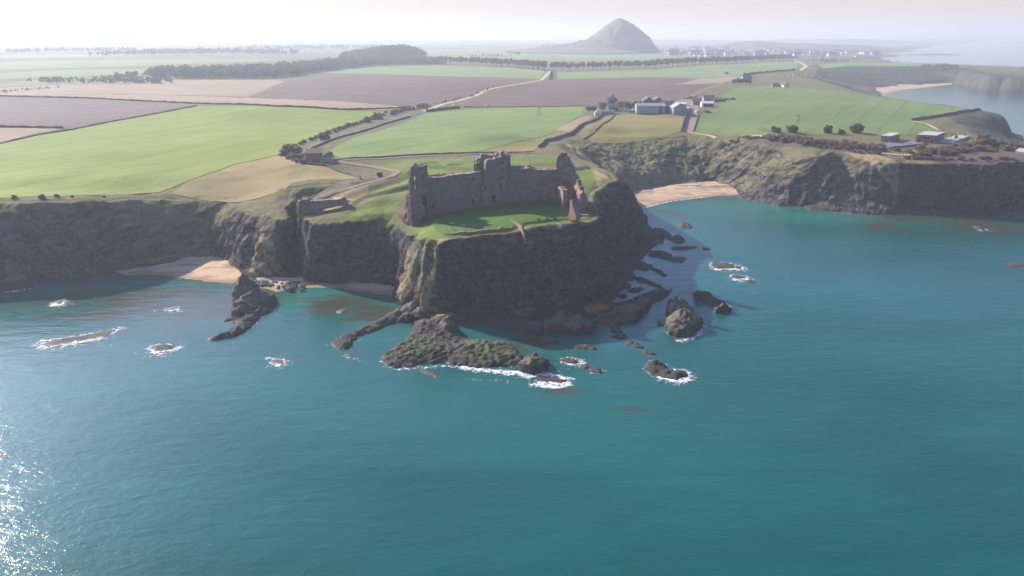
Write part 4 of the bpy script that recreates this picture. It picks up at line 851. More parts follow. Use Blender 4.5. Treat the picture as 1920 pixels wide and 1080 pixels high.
# ------------------------------------------------------------------ buildings
def pt(px, py):
    p = upg([(px, py)])[0]; return p[0], p[1], gz(p[0], p[1])
def wallmat(n, c, v=.8, s=.5): return simple(n, tuple(x*v for x in c[:3])+(1,), c, s, .2, .1, local=True)
W_ = dict(grey=wallmat('grey_render', (.30,.31,.34,1)), blue=wallmat('pale_sheeting', (.34,.40,.46,1), .9), dark=wallmat('dark_timber', (.10,.11,.13,1)), white=wallmat('white_wall', (.62,.61,.59,1), .9),
 stone=wallmat('grey_stone', (.24,.20,.17,1)), red=wallmat('red_stone', (.27,.15,.11,1)), cream=wallmat('cream_wall', (.66,.56,.44,1), .93), brick=simple('painted_brick', (.20,.17,.18,1), (.30,.25,.25,1), .5, .2, .1, c3=(.36,.08,.05,1), s3=.28, local=True))
R_ = dict(slate=wallmat('slate_roof', (.13,.13,.145,1)), pink=wallmat('weathered_roof', (.40,.33,.30,1)), grey=wallmat('grey_roof', (.27,.26,.27,1)), tile=wallmat('orange_tiles', (.58,.20,.09,1)), white=wallmat('white_roof', (.66,.65,.63,1), .92),
 brown=wallmat('brown_tiles', (.21,.125,.095,1)), conc=wallmat('concrete_roof', (.44,.40,.36,1), .85))
GLASS = simple('dark_window', (.03,.035,.045,1), (.05,.055,.07,1), 1, 0, rough=.25)
def cube(V, Fc, x0, x1, y0, y1, z0, z1):
    k = len(V); V += [(x0,y0,z0),(x1,y0,z0),(x1,y1,z0),(x0,y1,z0),(x0,y0,z1),(x1,y0,z1),(x1,y1,z1),(x0,y1,z1)]
    Fc += [[k+i for i in f] for f in ((3,2,1,0),(4,5,6,7),(0,1,5,4),(1,2,6,5),(2,3,7,6),(3,0,4,7))]
def bxo(name, mat, parent, *L):
    V, Fc = [], []
    for l in L: cube(V, Fc, *l)
    return mesh_obj(name, V, Fc, mat, parent)
def house(px, py, w, d, wh, rh, rz, label, wm, rm, cat='building', name='farm_building', group=None, kind='gable', nwin=0, door=True, chim=0, big=None):
    x, y, z = pt(px, py); t = empty(name, (x, y, z-.3), rz, label, cat, group); a, b = w/2, d/2; wh += .3
    if kind == 'gable':               # ridge along x
        V = [(-a,-b,0),(a,-b,0),(a,b,0),(-a,b,0),(-a,-b,wh),(a,-b,wh),(a,b,wh),(-a,b,wh),(-a,0,wh+rh),(a,0,wh+rh)]
        Fc = [[0,1,5,4],[1,2,6,9,5],[2,3,7,6],[3,0,4,8,7],[3,2,1,0]]
        mesh_obj('wall', V, Fc, wm, t); o = .45; e = .18; q = rh/b
        RV = []
        for zz in (.04, .04+e): RV += [(-a-o,-b-o,wh-q*o+zz),(a+o,-b-o,wh-q*o+zz),(a+o,0,wh+rh+zz),(-a-o,0,wh+rh+zz),(a+o,b+o,wh-q*o+zz),(-a-o,b+o,wh-q*o+zz)]
        rf = mesh_obj('roof', RV, [[6,7,8,9],[9,8,10,11],[3,2,1,0],[5,4,2,3],[0,1,7,6],[4,5,11,10],[1,2,8,7],[2,4,10,8],[5,3,9,11],[3,0,6,9]], rm, t)
    elif kind == 'hip':
        mesh_obj('wall', [(-a,-b,0),(a,-b,0),(a,b,0),(-a,b,0),(-a,-b,wh),(a,-b,wh),(a,b,wh),(-a,b,wh)], [[0,1,5,4],[1,2,6,5],[2,3,7,6],[3,0,4,7],[4,5,6,7]], wm, t); o = .5; r = max(a-b, .3)
        rf = mesh_obj('roof', [(-a-o,-b-o,wh+.02),(a+o,-b-o,wh+.02),(a+o,b+o,wh+.02),(-a-o,b+o,wh+.02),(-r,0,wh+rh),(r,0,wh+rh)], [[0,1,5,4],[1,2,5],[2,3,4,5],[3,0,4],[3,2,1,0]], rm, t)
    else:                              # mono pitch rising to the back
        mesh_obj('wall', [(-a,-b,0),(a,-b,0),(a,b,0),(-a,b,0),(-a,-b,wh),(a,-b,wh),(a,b,wh+rh),(-a,b,wh+rh)], [[0,1,5,4],[1,2,6,5],[2,3,7,6],[3,0,4,7]], wm, t); o = .3; q = rh/d
        rf = mesh_obj('roof', [(sx*(a+o), sy*(b+o), wh+rh/2+sy*(b+o)*q+zz) for zz in (.03,.22) for sx, sy in ((-1,-1),(1,-1),(1,1),(-1,1))], [[3,2,1,0],[4,5,6,7],[0,1,5,4],[1,2,6,5],[2,3,7,6],[3,0,4,7]], rm, t)
    for i in range(nwin):
        u = -a+w*(i+.5)/nwin
        if door and i == nwin//2: continue
        bxo('window', GLASS, t, (u-.55,u+.55,-b-.06,-b+.05,wh*.42,wh*.78))
    if door: bxo('door', W_['dark'], t, (-.5 if nwin else -a*.1,.5 if nwin else a*.1,-b-.07,-b+.05,.1,min(2.2, wh*.8)))
    if big: bxo('door_or_mouth', W_['dark'], t, (a*big[0],a*big[1],-b-.08,-b+.05,.2,wh*.85))
    for s in range(chim): bxo('chimney', W_['stone'], rf, ((-1 if s == 0 else 1)*(a-.8)-.4,(-1 if s == 0 else 1)*(a-.8)+.4,-.4,.4,wh+rh*.5,wh+rh+1.3))
    return t
G = 'farm buildings behind the castle'
house(1218,211,31,12,7.6,2.2,0,'long pale blue-grey farm shed with a low pinkish roof facing the pasture',W_['blue'],R_['pink'],group=G,door=False,big=(.55,.8))
house(1213,203,16,12,8.6,4.4,math.pi/2,'left of two dark slate gables rising behind the long farm shed',W_['dark'],R_['slate'],group=G,door=False)
house(1231,203,16,12,8.4,4.2,math.pi/2,'right of two dark slate gables rising behind the long farm shed',W_['dark'],R_['slate'],group=G,door=False)
house(1251,208,15,12,6,4.6,.35,'grey slate farmhouse with a chimney between the long shed and dark barn',W_['stone'],R_['grey'],'house','house',G,nwin=3,chim=1)
house(1270,215,14,14,6.6,4.6,math.pi/2+.12,'dark grey gabled barn at the right corner of the pasture',W_['grey'],R_['pink'],group=G,door=False,big=(-.3,.3))
house(1279,200,9,6,3.6,.6,0,'small white flat-topped shed behind the dark grey barn',W_['white'],R_['white'],group=G,kind='mono',door=False)
house(1288,208,4,4,3.2,.4,0,'little white cabin at the right side of the dark grey barn',W_['white'],R_['white'],group=G,kind='mono')
house(1149,208,11,9,4.6,3.6,.05,'small farmhouse with a pale roof among the bare farm trees',W_['dark'],R_['pink'],'house','house',G,nwin=3,chim=1)
house(1138,214.5,15,6,3.2,1.6,.05,'low grey outbuilding in front of the small farmhouse among trees',W_['grey'],R_['grey'],group=G,nwin=3)
house(1119.5,216,5,6,2.6,2.2,math.pi/2+.1,'tiny white-gabled hut at the left end of the farm',W_['white'],R_['grey'],group=G)
house(1328,190,14,8,4.4,3.4,0,'house with a bright orange tiled roof on the right side of the farm lane',W_['grey'],R_['tile'],'house','house',G,nwin=4,chim=1)
house(1325,200,14,9,4.4,1.8,0,'white-framed open shed with a dark mouth below the orange-roofed house',W_['white'],R_['white'],group=G,door=False,big=(-.75,.9))  # open mouth: dark panel stands in for the shade inside, no door
house(1304,197,11,9,4.6,3.2,.25,'grey slate-roofed building left of the white-framed open shed',W_['stone'],R_['grey'],group=G,nwin=3)
house(1346,191,12,7,3.4,1.4,.1,'low dark shed among bushes right of the orange-roofed house',W_['dark'],R_['slate'],group=G,door=False)
house(1399,150,18,12,5,4.5,.1,'house with a pinkish roof behind the dark evergreen clump',W_['grey'],R_['brown'],'house','house',nwin=3,chim=1)
house(1470,163.5,11,9,4.4,4.4,math.pi/2+.3,'white-gabled cottage at the far edge of the right green field',W_['white'],R_['slate'],'house','house',nwin=2,chim=1)
house(1453,163,12,8,3.4,2.6,.1,'low brown-roofed cottage left of the white-gabled cottage',W_['stone'],R_['brown'],'house','house',nwin=3)
house(1361,139,9,7,4,1.2,.4,'lone green-grey shed out on the far grass field',W_['stone'],R_['slate'],door=False)
house(590,303,10.5,6,6.2,2.2,.12,'roofed red stone dovecot beside the bend of the coast road',W_['red'],R_['brown'],'dovecot','dovecot',kind='mono',nwin=0)
wh = house(614.5,302.5,7.6,6,3.0,2.6,.05,'small white visitor hut with columns and dark hipped roof beside the dovecot',W_['white'],R_['slate'],'hut','hut',kind='hip',door=False)
for u in (-2.7,-1.0,.9,2.7): bxo('window', GLASS, wh, (u-.5,u+.5,-3.06,-2.95,.6,2.7))
G2 = 'houses of the hazy farmstead at far left'
for i, (px, py, lb, m) in enumerate([(85,153,'white-walled farmstead house at the far left end',W_['white']),(108,152.5,'second pale farmstead house from the left',W_['white']),(262,155.5,'pale farmstead house near the dark wood',W_['cream']),(293,156,'low white shed nearest the dark wood',W_['white'])]):
    house(px,py,16,9,4.5,4,.1*i,lb,m,R_['grey'],'house','house',G2,nwin=3)
# wartime huts on the right-hand cliff
def block(name, A, Bq, Cq, h, label, wm, rm, cat, over=.35, doors=((.2,.32),(.6,.72)), wins=((.4,.55),)):
    a, b, c = [np.array(pt(*p)) for p in (A, Bq, Cq)]; z = min(a[2], b[2], c[2])-.4; o = b.copy(); o[2] = z; u = (a-b)[:2]; v = (c-b)[:2]
    t = empty(name, tuple(o), 0, label, cat)
    def pr(nm, uu, vv, z0, z1, m, par=t):
        V = [tuple(u*i+v*j)+(zz,) for zz in (z0, z1) for i, j in ((uu[0],vv[0]),(uu[1],vv[0]),(uu[1],vv[1]),(uu[0],vv[1]))]
        Fc = [[0,1,2,3],[7,6,5,4],[4,5,1,0],[5,6,2,1],[6,7,3,2],[7,4,0,3]]
        return mesh_obj(nm, V, Fc, m, par)
    pr('wall', (0,1), (0,1), 0, h, wm); eu, ev = over/np.linalg.norm(u), over/np.linalg.norm(v)
    pr('roof', (-eu,1+eu), (-ev,1+ev), h+.01, h+.4, rm)
    for d in doors: pr('doorway', d, (-.012,.01), .4, 2.6, DARK)
    for d in wins: pr('window', d, (-.012,.01), h*.5, h*.75, DARK)
    return t, pr
block('derelict_hut', (1650,265.5), (1667.6,267.5), (1686,261.5), 5.4, 'smaller flat-roofed brick hut with red patches on the right cliff top', W_['brick'], R_['conc'], 'hut')
block('derelict_hut', (1716,266.5), (1752,268.5), (1769,261), 6.4, 'larger flat-roofed brick hut with red patches beside the concrete platform', W_['brick'], R_['conc'], 'hut', doors=((.1,.2),(.72,.82)), wins=((.3,.42),(.5,.62)))
pt_, pr = block('concrete_platform', (1756,267.5), (1782,269.5), (1817,258), 1.6, 'raised pale concrete platform with short dark posts beside the larger brick hut', R_['conc'], R_['conc'], 'platform', over=.1, doors=(), wins=())
pr('pillar', (.35,.47), (.52,.6), 2.0, 4.4, W_['dark']); pr('post', (.85,.88), (.6,.63), 2.0, 5.4, W_['stone']); pr('post', (.72,.75), (.75,.78), 2.0, 4.8, W_['stone']); pr('post', (.2,.23), (.9,.93), 2.0, 3.4, W_['stone'])
tag(rubble_strip('ramp_wall', upg([(1667,279.8),(1700,276),(1738,271.5)]), 1.6, .6, W_['dark'], jag=.02), 'long low dark ramp wall across the tarmac yard in front of the huts', 'wall')
block('bunker', (1884,276), (1905,278), (1910,275), 1.6, 'low pale-roofed bunker half hidden in scrub near the right edge', W_['stone'], R_['conc'], 'bunker', doors=(), wins=())
block('bunker', (1904,286.5), (1926,289), (1932,284), 1.8, 'low pale-roofed bunker cut by the right edge of the picture', W_['stone'], R_['conc'], 'bunker', doors=(), wins=())
block('bunker', (1410,257.2), (1430,257.6), (1432,255.6), 1.0, 'small pale-roofed bunker at the cliff top above the sunlit slope', W_['stone'], R_['conc'], 'bunker', doors=(), wins=())
block('lookout', (1817,210), (1843,209), (1845,206.5), 2.6, 'long low stone lookout at the seaward tip of the right green field', W_['stone'], R_['grey'], 'lookout', doors=((.4,.5),), wins=())
block('lookout', (1842.5,208), (1848.5,208), (1849,206.4), 5.4, 'small square tower at the end of the long low stone lookout', W_['stone'], R_['slate'], 'lookout', doors=(), wins=((.3,.6),))
# heap of farm litter
def mound(px, py, rx, ry, h, mat, name, label, cat, seed):
    x, y, z = pt(px, py); X, Y = np.meshgrid(np.linspace(-1.1,1.1,21), np.linspace(-1.1,1.1,21)); r = np.hypot(X, Y)
    Z = h*np.clip(1-r**1.6, -.1, 1)*(1+.5*fbm(X*1.9+seed, Y*1.9, seed, 3)); i = np.arange(441).reshape(21,21)
    q = np.stack([i[:-1,:-1], i[:-1,1:], i[1:,1:], i[1:,:-1]], -1).reshape(-1,4)
    o = mesh_obj(name, np.c_[(X*rx).ravel(), (Y*ry).ravel(), Z.ravel()], q, mat); o.location = (x, y, z); return tag(o, label, cat)
mound(1323,211,7,5,2.8,simple('manure', (.07,.05,.05,1), (.14,.10,.09,1), .6, .6),'heap','dark heap on the grass corner beside the farm lane','heap',2)
mound(1344,208,6,4,1.2,earth,'heap','low reddish earth heap right of the dark heap','heap',5)
# ------------------------------------------------------------------ poles and vehicles
def hpole(px, py, h, label):
    x, y, z = pt(px, py); t = empty('power_pole', (x, y, z), .3, label, 'power pole', 'power poles in the fields')
    for s in (-1, 1): bxo('post', W_['dark'], t, (s*1.4-.2,s*1.4+.2,-.2,.2,0,h))
    bxo('cross_arm', W_['dark'], t, (-2.2,2.2,-.15,.15,h-1.2,h-.85)); bxo('cross_arm', W_['dark'], t, (-1.2,1.2,-.13,.13,h*.55,h*.55+.3))
hpole(1494.5,236.5,11,'dark two-legged power pole standing in the right green field')
hpole(1011,217.5,10,'two-legged power pole standing in the middle green field')
PAINT = simple('white_paint', (.75,.75,.74,1), (.8,.8,.79,1), 1, 0, rough=.3, local=True, spec=.5); RUB = simple('tyre_rubber', (.02,.02,.02,1), (.03,.03,.03,1), 1, 0)
def van(label, px, py, rz, L=5.2, h=2.2, src=None, group='white vehicles about the fields', cat='van'):
    x, y, z = pt(px, py)
    if src:
        t = copy_tree(src); t.location = (x, y, z+.36); t.rotation_euler = (0,0,rz); return tag(t, label, cat, group)
    t = empty('white_van', (x, y, z+.36), rz, label, cat, group); P = [(0,.35),(L,.35),(L,1.1),(L*.83,1.25),(L*.7,h),(.15,h),(0,1.2)]
    n = len(P); V = [(u-L/2, s*.95, v) for s in (-1, 1) for u, v in P]
    b = mesh_obj('body', V, [list(range(n))[::1], [n+i for i in range(n)][::-1]]+[[i+n, (i+1) % n+n, (i+1) % n, i] for i in range(n)], PAINT, t)
    bxo('side_window', GLASS, t, (L*.12,L*.2,-.97,.97,1.3,h-.3)); w_ = bxo('windscreen', GLASS, t, (L*.24,L*.26,-.85,.85,1.35,h-.25))
    for sx in (-.32, .32):
        for sy in (-.85, .85):
            V = [(sx*L+.36*math.cos(k*.524), sy+e, .36+.36*math.sin(k*.524)) for e in (-.13, .13) for k in range(12)]
            mesh_obj('wheel', V, [list(range(12)), [12+i for i in range(12)][::-1]]+[[i+12, (i+1) % 12+12, (i+1) % 12, i] for i in range(12)], RUB, t)
    return t
v0 = van('white van alone on the brown ploughed field', 573, 187.5, .1)
for lb, px, py, rz in [('white van on the track edge above the middle green field',915,199.2,.2),('white van near the hedge at the left top corner of the middle green field',853,199.5,.5),('white van in front of the pale farm building by the lane',1308,212,.4),
   ('white van beside the dark evergreen clump',1409,157,.9),('white trailer van beside the lone shed on the far grass field',1352,140.2,.1)]: van(lb, px, py, rz, src=v0)
for i, (px, py) in enumerate([(1481,142.2),(1488,142.5),(1512,142),(1524,140.8),(1538,143.2),(1557,144.2),(1566,143.4)]):
    van(['leftmost','second from left','third from left','middle','third from right','second from right','rightmost'][i]+' white vehicle parked in the row above the far beach', px, py, .15*i, src=v0, group='white vehicles parked above the far beach')
def person(px, py, label, c):
    x, y, z = pt(px, py); cl = simple('jacket', c, c, 1, 0)
    me = bpy.data.meshes.new('person'); o = bpy.data.objects.new('person', me); COL.objects.link(o); o.location = (x, y, z-.03)
    Vv = [(0,0,.93),(0,0,1.15),(0,0,1.42),(0,.02,1.55),(0,.03,1.70),(.2,0,1.40),(.27,.03,1.12),(.24,.14,.90),(-.2,0,1.40),(-.27,.02,1.12),(-.26,.12,.90),(.1,0,.86),(.12,.05,.48),(.13,-.05,.06),(-.1,0,.86),(-.12,-.03,.48),(-.14,-.14,.06),(.13,.12,.03),(-.14,.04,.03)]
    me.from_pydata(Vv, [(0,1),(1,2),(2,3),(3,4),(2,5),(5,6),(6,7),(2,8),(8,9),(9,10),(0,11),(11,12),(12,13),(0,14),(14,15),(15,16),(13,17),(16,18)], [])
    me.materials.append(cl); o.modifiers.new('skin', 'SKIN'); me.skin_vertices[0].data[0].use_root = True
    for i, r in enumerate([.15,.16,.17,.06,.11,.075,.055,.04,.075,.055,.04,.10,.075,.05,.10,.075,.05,.04,.04]): me.skin_vertices[0].data[i].radius = (r, r*.85)
    o.modifiers.new('sub', 'SUBSURF').levels = 1; o.modifiers['sub'].render_levels = 1; return tag(o, label, 'person')
person(634, 384, 'person in dark clothes standing on the grass in front of the outer gate wall', (.03,.03,.04,1))
person(1687, 291.5, 'left of two dark-clothed people on the pale path below the tarmac yard', (.04,.03,.03,1))
person(1693.5, 291.5, 'right of two dark-clothed people on the pale path below the tarmac yard', (.05,.05,.06,1))
# ------------------------------------------------------------------ trees and bushes
def soup(n, rad, seed, size, clumps=26, hollow=.25, thin=1.0, base=0.0):
    r = np.random.default_rng(seed); d = r.normal(size=(clumps, 3)); d /= np.linalg.norm(d, axis=1)[:, None]
    c = d*(hollow+(1-hollow)*r.random((clumps,1))**.5)*.78*np.array(rad); c = c[(c[:,2] > -rad[2]*.75)]
    k = r.integers(0, len(c), n); s = r.normal(size=(n,3)); s /= np.linalg.norm(s, axis=1)[:, None]
    p = c[k]+s*(r.random((n,1))**.45)*np.array(rad)*r.uniform(.22,.40,(len(c),1))[k]
    a = r.normal(size=(n,3)); a /= np.linalg.norm(a, axis=1)[:, None]; b = np.cross(a, r.normal(size=(n,3))); b /= np.linalg.norm(b, axis=1)[:, None]
    sz = size*r.uniform(.6,1.5,(n,1)); V = np.stack([p-a*sz, p+a*sz, p+b*sz*1.1*thin], 1).reshape(-1,3); V[:,2] += base
    V[:,2] = np.maximum(V[:,2], base-rad[2]*.98)
    return V, np.arange(3*n).reshape(-1,3)
def cone_tube(P0, P1, r0, r1, k=6):
    P0, P1 = np.array(P0, float), np.array(P1, float); d = (P1-P0)/np.linalg.norm(P1-P0); a = np.cross(d, [.3,.2,1]) if abs(d[2]) < .9 else np.cross(d, [1,0,0]); a /= np.linalg.norm(a); b = np.cross(d, a)
    A = np.arange(k)*2*math.pi/k; ring = np.cos(A)[:,None]*a+np.sin(A)[:,None]*b
    return np.concatenate([P0+ring*r0, P1+ring*r1]), [[i, (i+1) % k, (i+1) % k+k, i+k] for i in range(k)]
def trunk_mesh(h, r, seed, limbs=6, spread=.35):
    rr = random.Random(seed); V, Fc = [], []
    def add(v, f): 
        k = len(V); V.extend(map(tuple, v)); Fc.extend([[i+k for i in q] for q in f])
    add(*cone_tube((0,0,-.5), (0,0,h*.55), r, r*.6)); add(*cone_tube((0,0,h*.55), (rr.uniform(-.4,.4),rr.uniform(-.4,.4),h*.9), r*.6, r*.15))
    for i in range(limbs):
        a = i*2.4+rr.random(); z = h*rr.uniform(.28,.6); L = h*spread*rr.uniform(.7,1.2); add(*cone_tube((0,0,z), (math.cos(a)*L, math.sin(a)*L, z+h*rr.uniform(.15,.35)), r*.4, r*.08, 5))
    return V, Fc
BARK = simple('bark', (.07,.055,.045,1), (.12,.10,.085,1), 1, .5, local=True)
def leafm(n, c1, c2):
    t = NT(n); c = t.mix(t.ss(t.noise(t.obj(), .45, 3, .6), .3, .7), c1, c2); d = t.n('ShaderNodeBsdfDiffuse'); r = t.n('ShaderNodeBsdfTranslucent'); m = t.n('ShaderNodeMixShader')
    t.l(c, d.inputs[0]); t.l(c, r.inputs[0]); m.inputs[0].default_value = .42; t.l(d.outputs[0], m.inputs[1]); t.l(r.outputs[0], m.inputs[2]); t.l(m.outputs[0], t.out.inputs[0]); return t.m
L_bare = leafm('bare_twigs', (.16,.135,.115,1), (.25,.21,.175,1)); L_green = leafm('dark_evergreen', (.02,.038,.022,1), (.045,.075,.035,1)); L_olive = leafm('olive_leaves', (.06,.07,.03,1), (.11,.115,.05,1)); L_red = leafm('russet_scrub', (.19,.12,.095,1), (.29,.20,.155,1)); L_belt = leafm('belt_crowns', (.065,.06,.048,1), (.12,.105,.08,1)); L_grey = leafm('grey_scrub', (.12,.11,.08,1), (.2,.18,.13,1))
def tree_proto(h, cr, cz, leaf, seed, n=2200, size=.45, clumps=30, name='tree', limbs=6, r=None):
    t = empty(name, (0,0,0)); V, Fc = trunk_mesh(h, r or h*.022, seed, limbs); mesh_obj('trunk', V, Fc, BARK, t)
    V, Fc = soup(n, cr, seed, size, clumps, base=cz); mesh_obj('crown', V, Fc, leaf, t); return t
def place(src, x, y, z, s, rz, label, cat, group, first):
    t = src if src.name not in first else copy_tree(src); first.add(src.name)
    t.location = (x, y, z); t.scale = (s, s, s*random.uniform(.92,1.1)); t.rotation_euler = (0,0,rz); return tag(t, label, cat, group)
used = set()
bare = [tree_proto(12, (5,5,5), 7.8, L_bare, 40+i, 3000, .32, 34, 'bare_tree') for i in range(3)]
ever = [tree_proto(11, (3.6,3.6,5), 6, L_green, 50+i, 1800, .5, 26, 'evergreen_tree') for i in range(2)]
belt = [tree_proto(19, (7.2,7.2,6.4), 13.4, L_belt, 60+i, 700, 1.0, 20, 'belt_tree', 4, .4) for i in range(5)]
for i, (px, py, s, k, lb) in enumerate([(1146,204,1.35,0,'broadest bare tree with a flat spreading crown behind the small farmhouse'),(1129,212,1.15,1,'bare tree left of the small farmhouse'),(1103,214,.75,2,'smallest bare tree at the left end of the farm'),(1113,213,.85,0,'slender bare tree between the tiny white hut and the farmhouse trees'),
   (1164,209,1.0,1,'bare tree just right of the small farmhouse'),(1174,211,1.05,2,'grey bare tree in front of the evergreens beside the long shed'),(1181,209,.9,0,'bare tree nearest the left end of the long farm shed')]):
    p = pt(px, py); place(bare[k], *p, s, i*1.3, lb, 'tree', 'bare trees at the farm', used)
for i, (px, py, s, lb) in enumerate([(1191,209,1.15,'tall dark evergreen touching the left end of the long farm shed'),(1201,203,.85,'dark evergreen showing over the left corner of the long shed roof'),(1376,159,.95,'leftmost evergreen of the dark clump by the coast road'),(1382,158.5,1.15,'second evergreen of the dark clump by the coast road'),(1388,159,1.1,'third evergreen of the dark clump by the coast road'),(1394,158.5,1.2,'fourth evergreen of the dark clump by the coast road'),(1400,159,1.0,'fifth evergreen of the dark clump by the coast road'),(1406,158.5,.8,'rightmost evergreen of the dark clump by the coast road')]):
    p = pt(px, py); place(ever[i % 2], *p, s, i*1.1, lb, 'tree', 'dark evergreens', used)
rr = random.Random(11)
def along(L, n, jx, jy):
    P = np.array(dens(upg(L), 2, False)); out = []
    for i in range(n):
        a = P[min(int(len(P)*(i+rr.uniform(0,.9))/n), len(P)-1)]; out.append((a[0]+rr.uniform(-jx,jx), a[1]+rr.uniform(-jy,jy)))
    return out
for x, y in along([(1033,133.6),(1120,131),(1210,128.6),(1330,120.8),(1440,114.8),(1482,113)], 195, 4, 26):
    place(rr.choice(belt), x, y, gz(x, y), rr.uniform(.85,1.12), rr.uniform(0,6), 'bare-stemmed tree in the long shelter belt right of the gap', 'tree', 'trees of the long shelter belt', used)
for x, y in along([(828,121),(905,122.5),(965,126.5),(1024,132)], 95, 4, 30):
    place(rr.choice(belt), x, y, gz(x, y), rr.uniform(.85,1.15), rr.uniform(0,6), 'dark tree in the shelter belt left of the gap', 'tree', 'trees of the left shelter belt', used)
def bush_proto(leaf, seed, n=900, size=.16, rad=(1,1,.8)):
    V, Fc = soup(n, rad, seed, size, 18, .15, base=rad[2]*.62); return mesh_obj('bush', V, Fc, leaf)
BU = {k: [bush_proto(m, 80+i*3+j) for i in range(3)] for j, (k, m) in enumerate((('bare', L_bare), ('red', L_red), ('olive', L_olive), ('grey', L_grey), ('green', L_green)))}
def bush(px, py, r, kind, label, group, sq=.85, xy=None):
    x, y = xy if xy else upg([(px, py)])[0]; src = BU[kind][rr.randrange(3)]
    o = src if src.name not in used else src.copy()
    if src.name not in used: used.add(src.name)
    else: COL.objects.link(o)
    o.location = (x, y, gz(x, y)-.1); o.scale = (r, r*rr.uniform(.8,1.2), r*sq*rr.uniform(.85,1.2)); o.rotation_euler = (0,0,rr.uniform(0,6)); return tag(o, label, 'bush', group)
for L, n, j, r0, r1, kind, lb, g in [
  ([(534,284),(545,294),(566,304),(575,307)], 16, 3.5, 2.2, 4.4, 'bare', 'grey leafless bush in the thicket at the bend of the coast road', 'bushes at the road bend'),
  ([(548,276),(580,264),(612,252),(650,239),(690,226),(722,215)], 34, 2.0, 1.8, 3.6, 'bare', 'leafless bush in the roadside hedgerow along the biggest green field', 'bushes along the coast road'),
  ([(722,215),(760,207),(795,202),(806,199)], 24, 7, 2.2, 4.2, 'bare', 'leafless bush in the dense thicket at the far end of the roadside hedgerow', 'bushes at the far end of the coast road'),
  ([(812,196),(850,188),(880,181),(912,170),(925,164)], 16, 4, 1.2, 2.6, 'bare', 'small dark bush on the pale track between the ploughed fields', 'bushes on the pale track'),
  ([(1350,262),(1400,259),(1450,260)], 30, 3, 1.2, 2.4, 'bare', 'dark scrub bush on the cliff edge above the sunlit slope', 'bushes above the sunlit slope'),
  ([(1455,259),(1520,268),(1560,272),(1600,276),(1650,279)], 90, 11, 2.2, 4.4, 'red', 'russet scrub bush on the cliff top left of the huts', 'russet scrub left of the huts'),
  ([(1728,291),(1780,284),(1830,277),(1900,272),(1940,280)], 90, 12, 2.4, 4.6, 'red', 'russet scrub bush on the cliff top right of the huts', 'russet scrub right of the huts'),
  ([(1500,278),(1560,281),(1640,288)], 26, 4, 1.2, 2.6, 'grey', 'low grey scrub bush along the cliff brink left of the huts', 'grey scrub on the cliff brink'),
  ([(1700,299),(1800,301),(1930,300)], 26, 4, 1.4, 2.8, 'grey', 'low grey scrub bush along the cliff brink right of the huts', 'grey scrub on the right cliff brink'),
  ([(1335,189),(1345,190),(1358,190)], 12, 2.5, 2, 3.2, 'green', 'dark hedge bush around the low shed on the right of the farm', 'dark bushes at the farm'),
  ([(1361,187),(1376,187)], 6, 2, 1.8, 2.8, 'green', 'dark bush in the short row running out into the right green field', 'dark bushes in the field'),
  ([(1282,186),(1296,184),(1306,182)], 8, 2, 1.4, 2.4, 'bare', 'roadside bush beside the farm house with the chimney', 'bushes behind the farm')]:
    for x, y in along(L, n, j, j): bush(0, 0, rr.uniform(r0, r1), kind, lb, g, xy=(x, y))
for px, py, r, lb in [(1454,251,4.6,'leftmost of five big round bushes along the bottom of the right green field'),(1484,250,5.2,'second of five big round bushes along the bottom of the right green field'),(1552,250,4.8,'third of five big round bushes along the bottom of the right green field'),(1577,251,4.0,'fourth and smallest of five big round bushes along the right green field'),(1605,250,6.0,'rightmost and largest of five big round bushes along the right green field')]:
    bush(px, py, r, 'olive', lb, 'round field-edge bushes', 1.0)
bush(1842, 272, 9, 'red', 'largest russet bush mass right of the concrete platform', None, .8); bush(1868, 274, 8, 'red', 'dome-shaped russet bush near the dark headland slope', None, .8)
bush(689, 229, 4.6, 'red', 'left of two tall reddish bushes in the roadside hedgerow', None, 1.1); bush(708, 223, 5.2, 'red', 'right of two tall reddish bushes in the roadside hedgerow', None, 1.1)
bush(608, 262, 4.6, 'bare', 'tallest grey bush in the roadside hedgerow, above the dovecot', None, 1.1); bush(540, 288, 6.5, 'bare', 'biggest bare thicket bush at the tip of the dry grass field', None, 1.0); bush(556, 290, 6, 'bare', 'bare thicket bush left of the dovecot', None, 1.0)
bush(617, 297, 4, 'red', 'reddish bush behind the white visitor hut', None, 1.0); bush(712, 331.5, 2.4, 'olive', 'round olive bush inside the bend of the earth track', None, 1.0)
for px, r, lb in [(27,1.6,'far left'),(79,1.8,'second'),(107,1.3,'third'),(135,1.1,'fourth'),(195,.9,'right-hand')]:
    bush(px, 371.5 if px < 100 else 369.5, r, 'grey', f'{lb} small bush on the brink of the left cliff', 'bushes on the left cliff brink', 1.0)
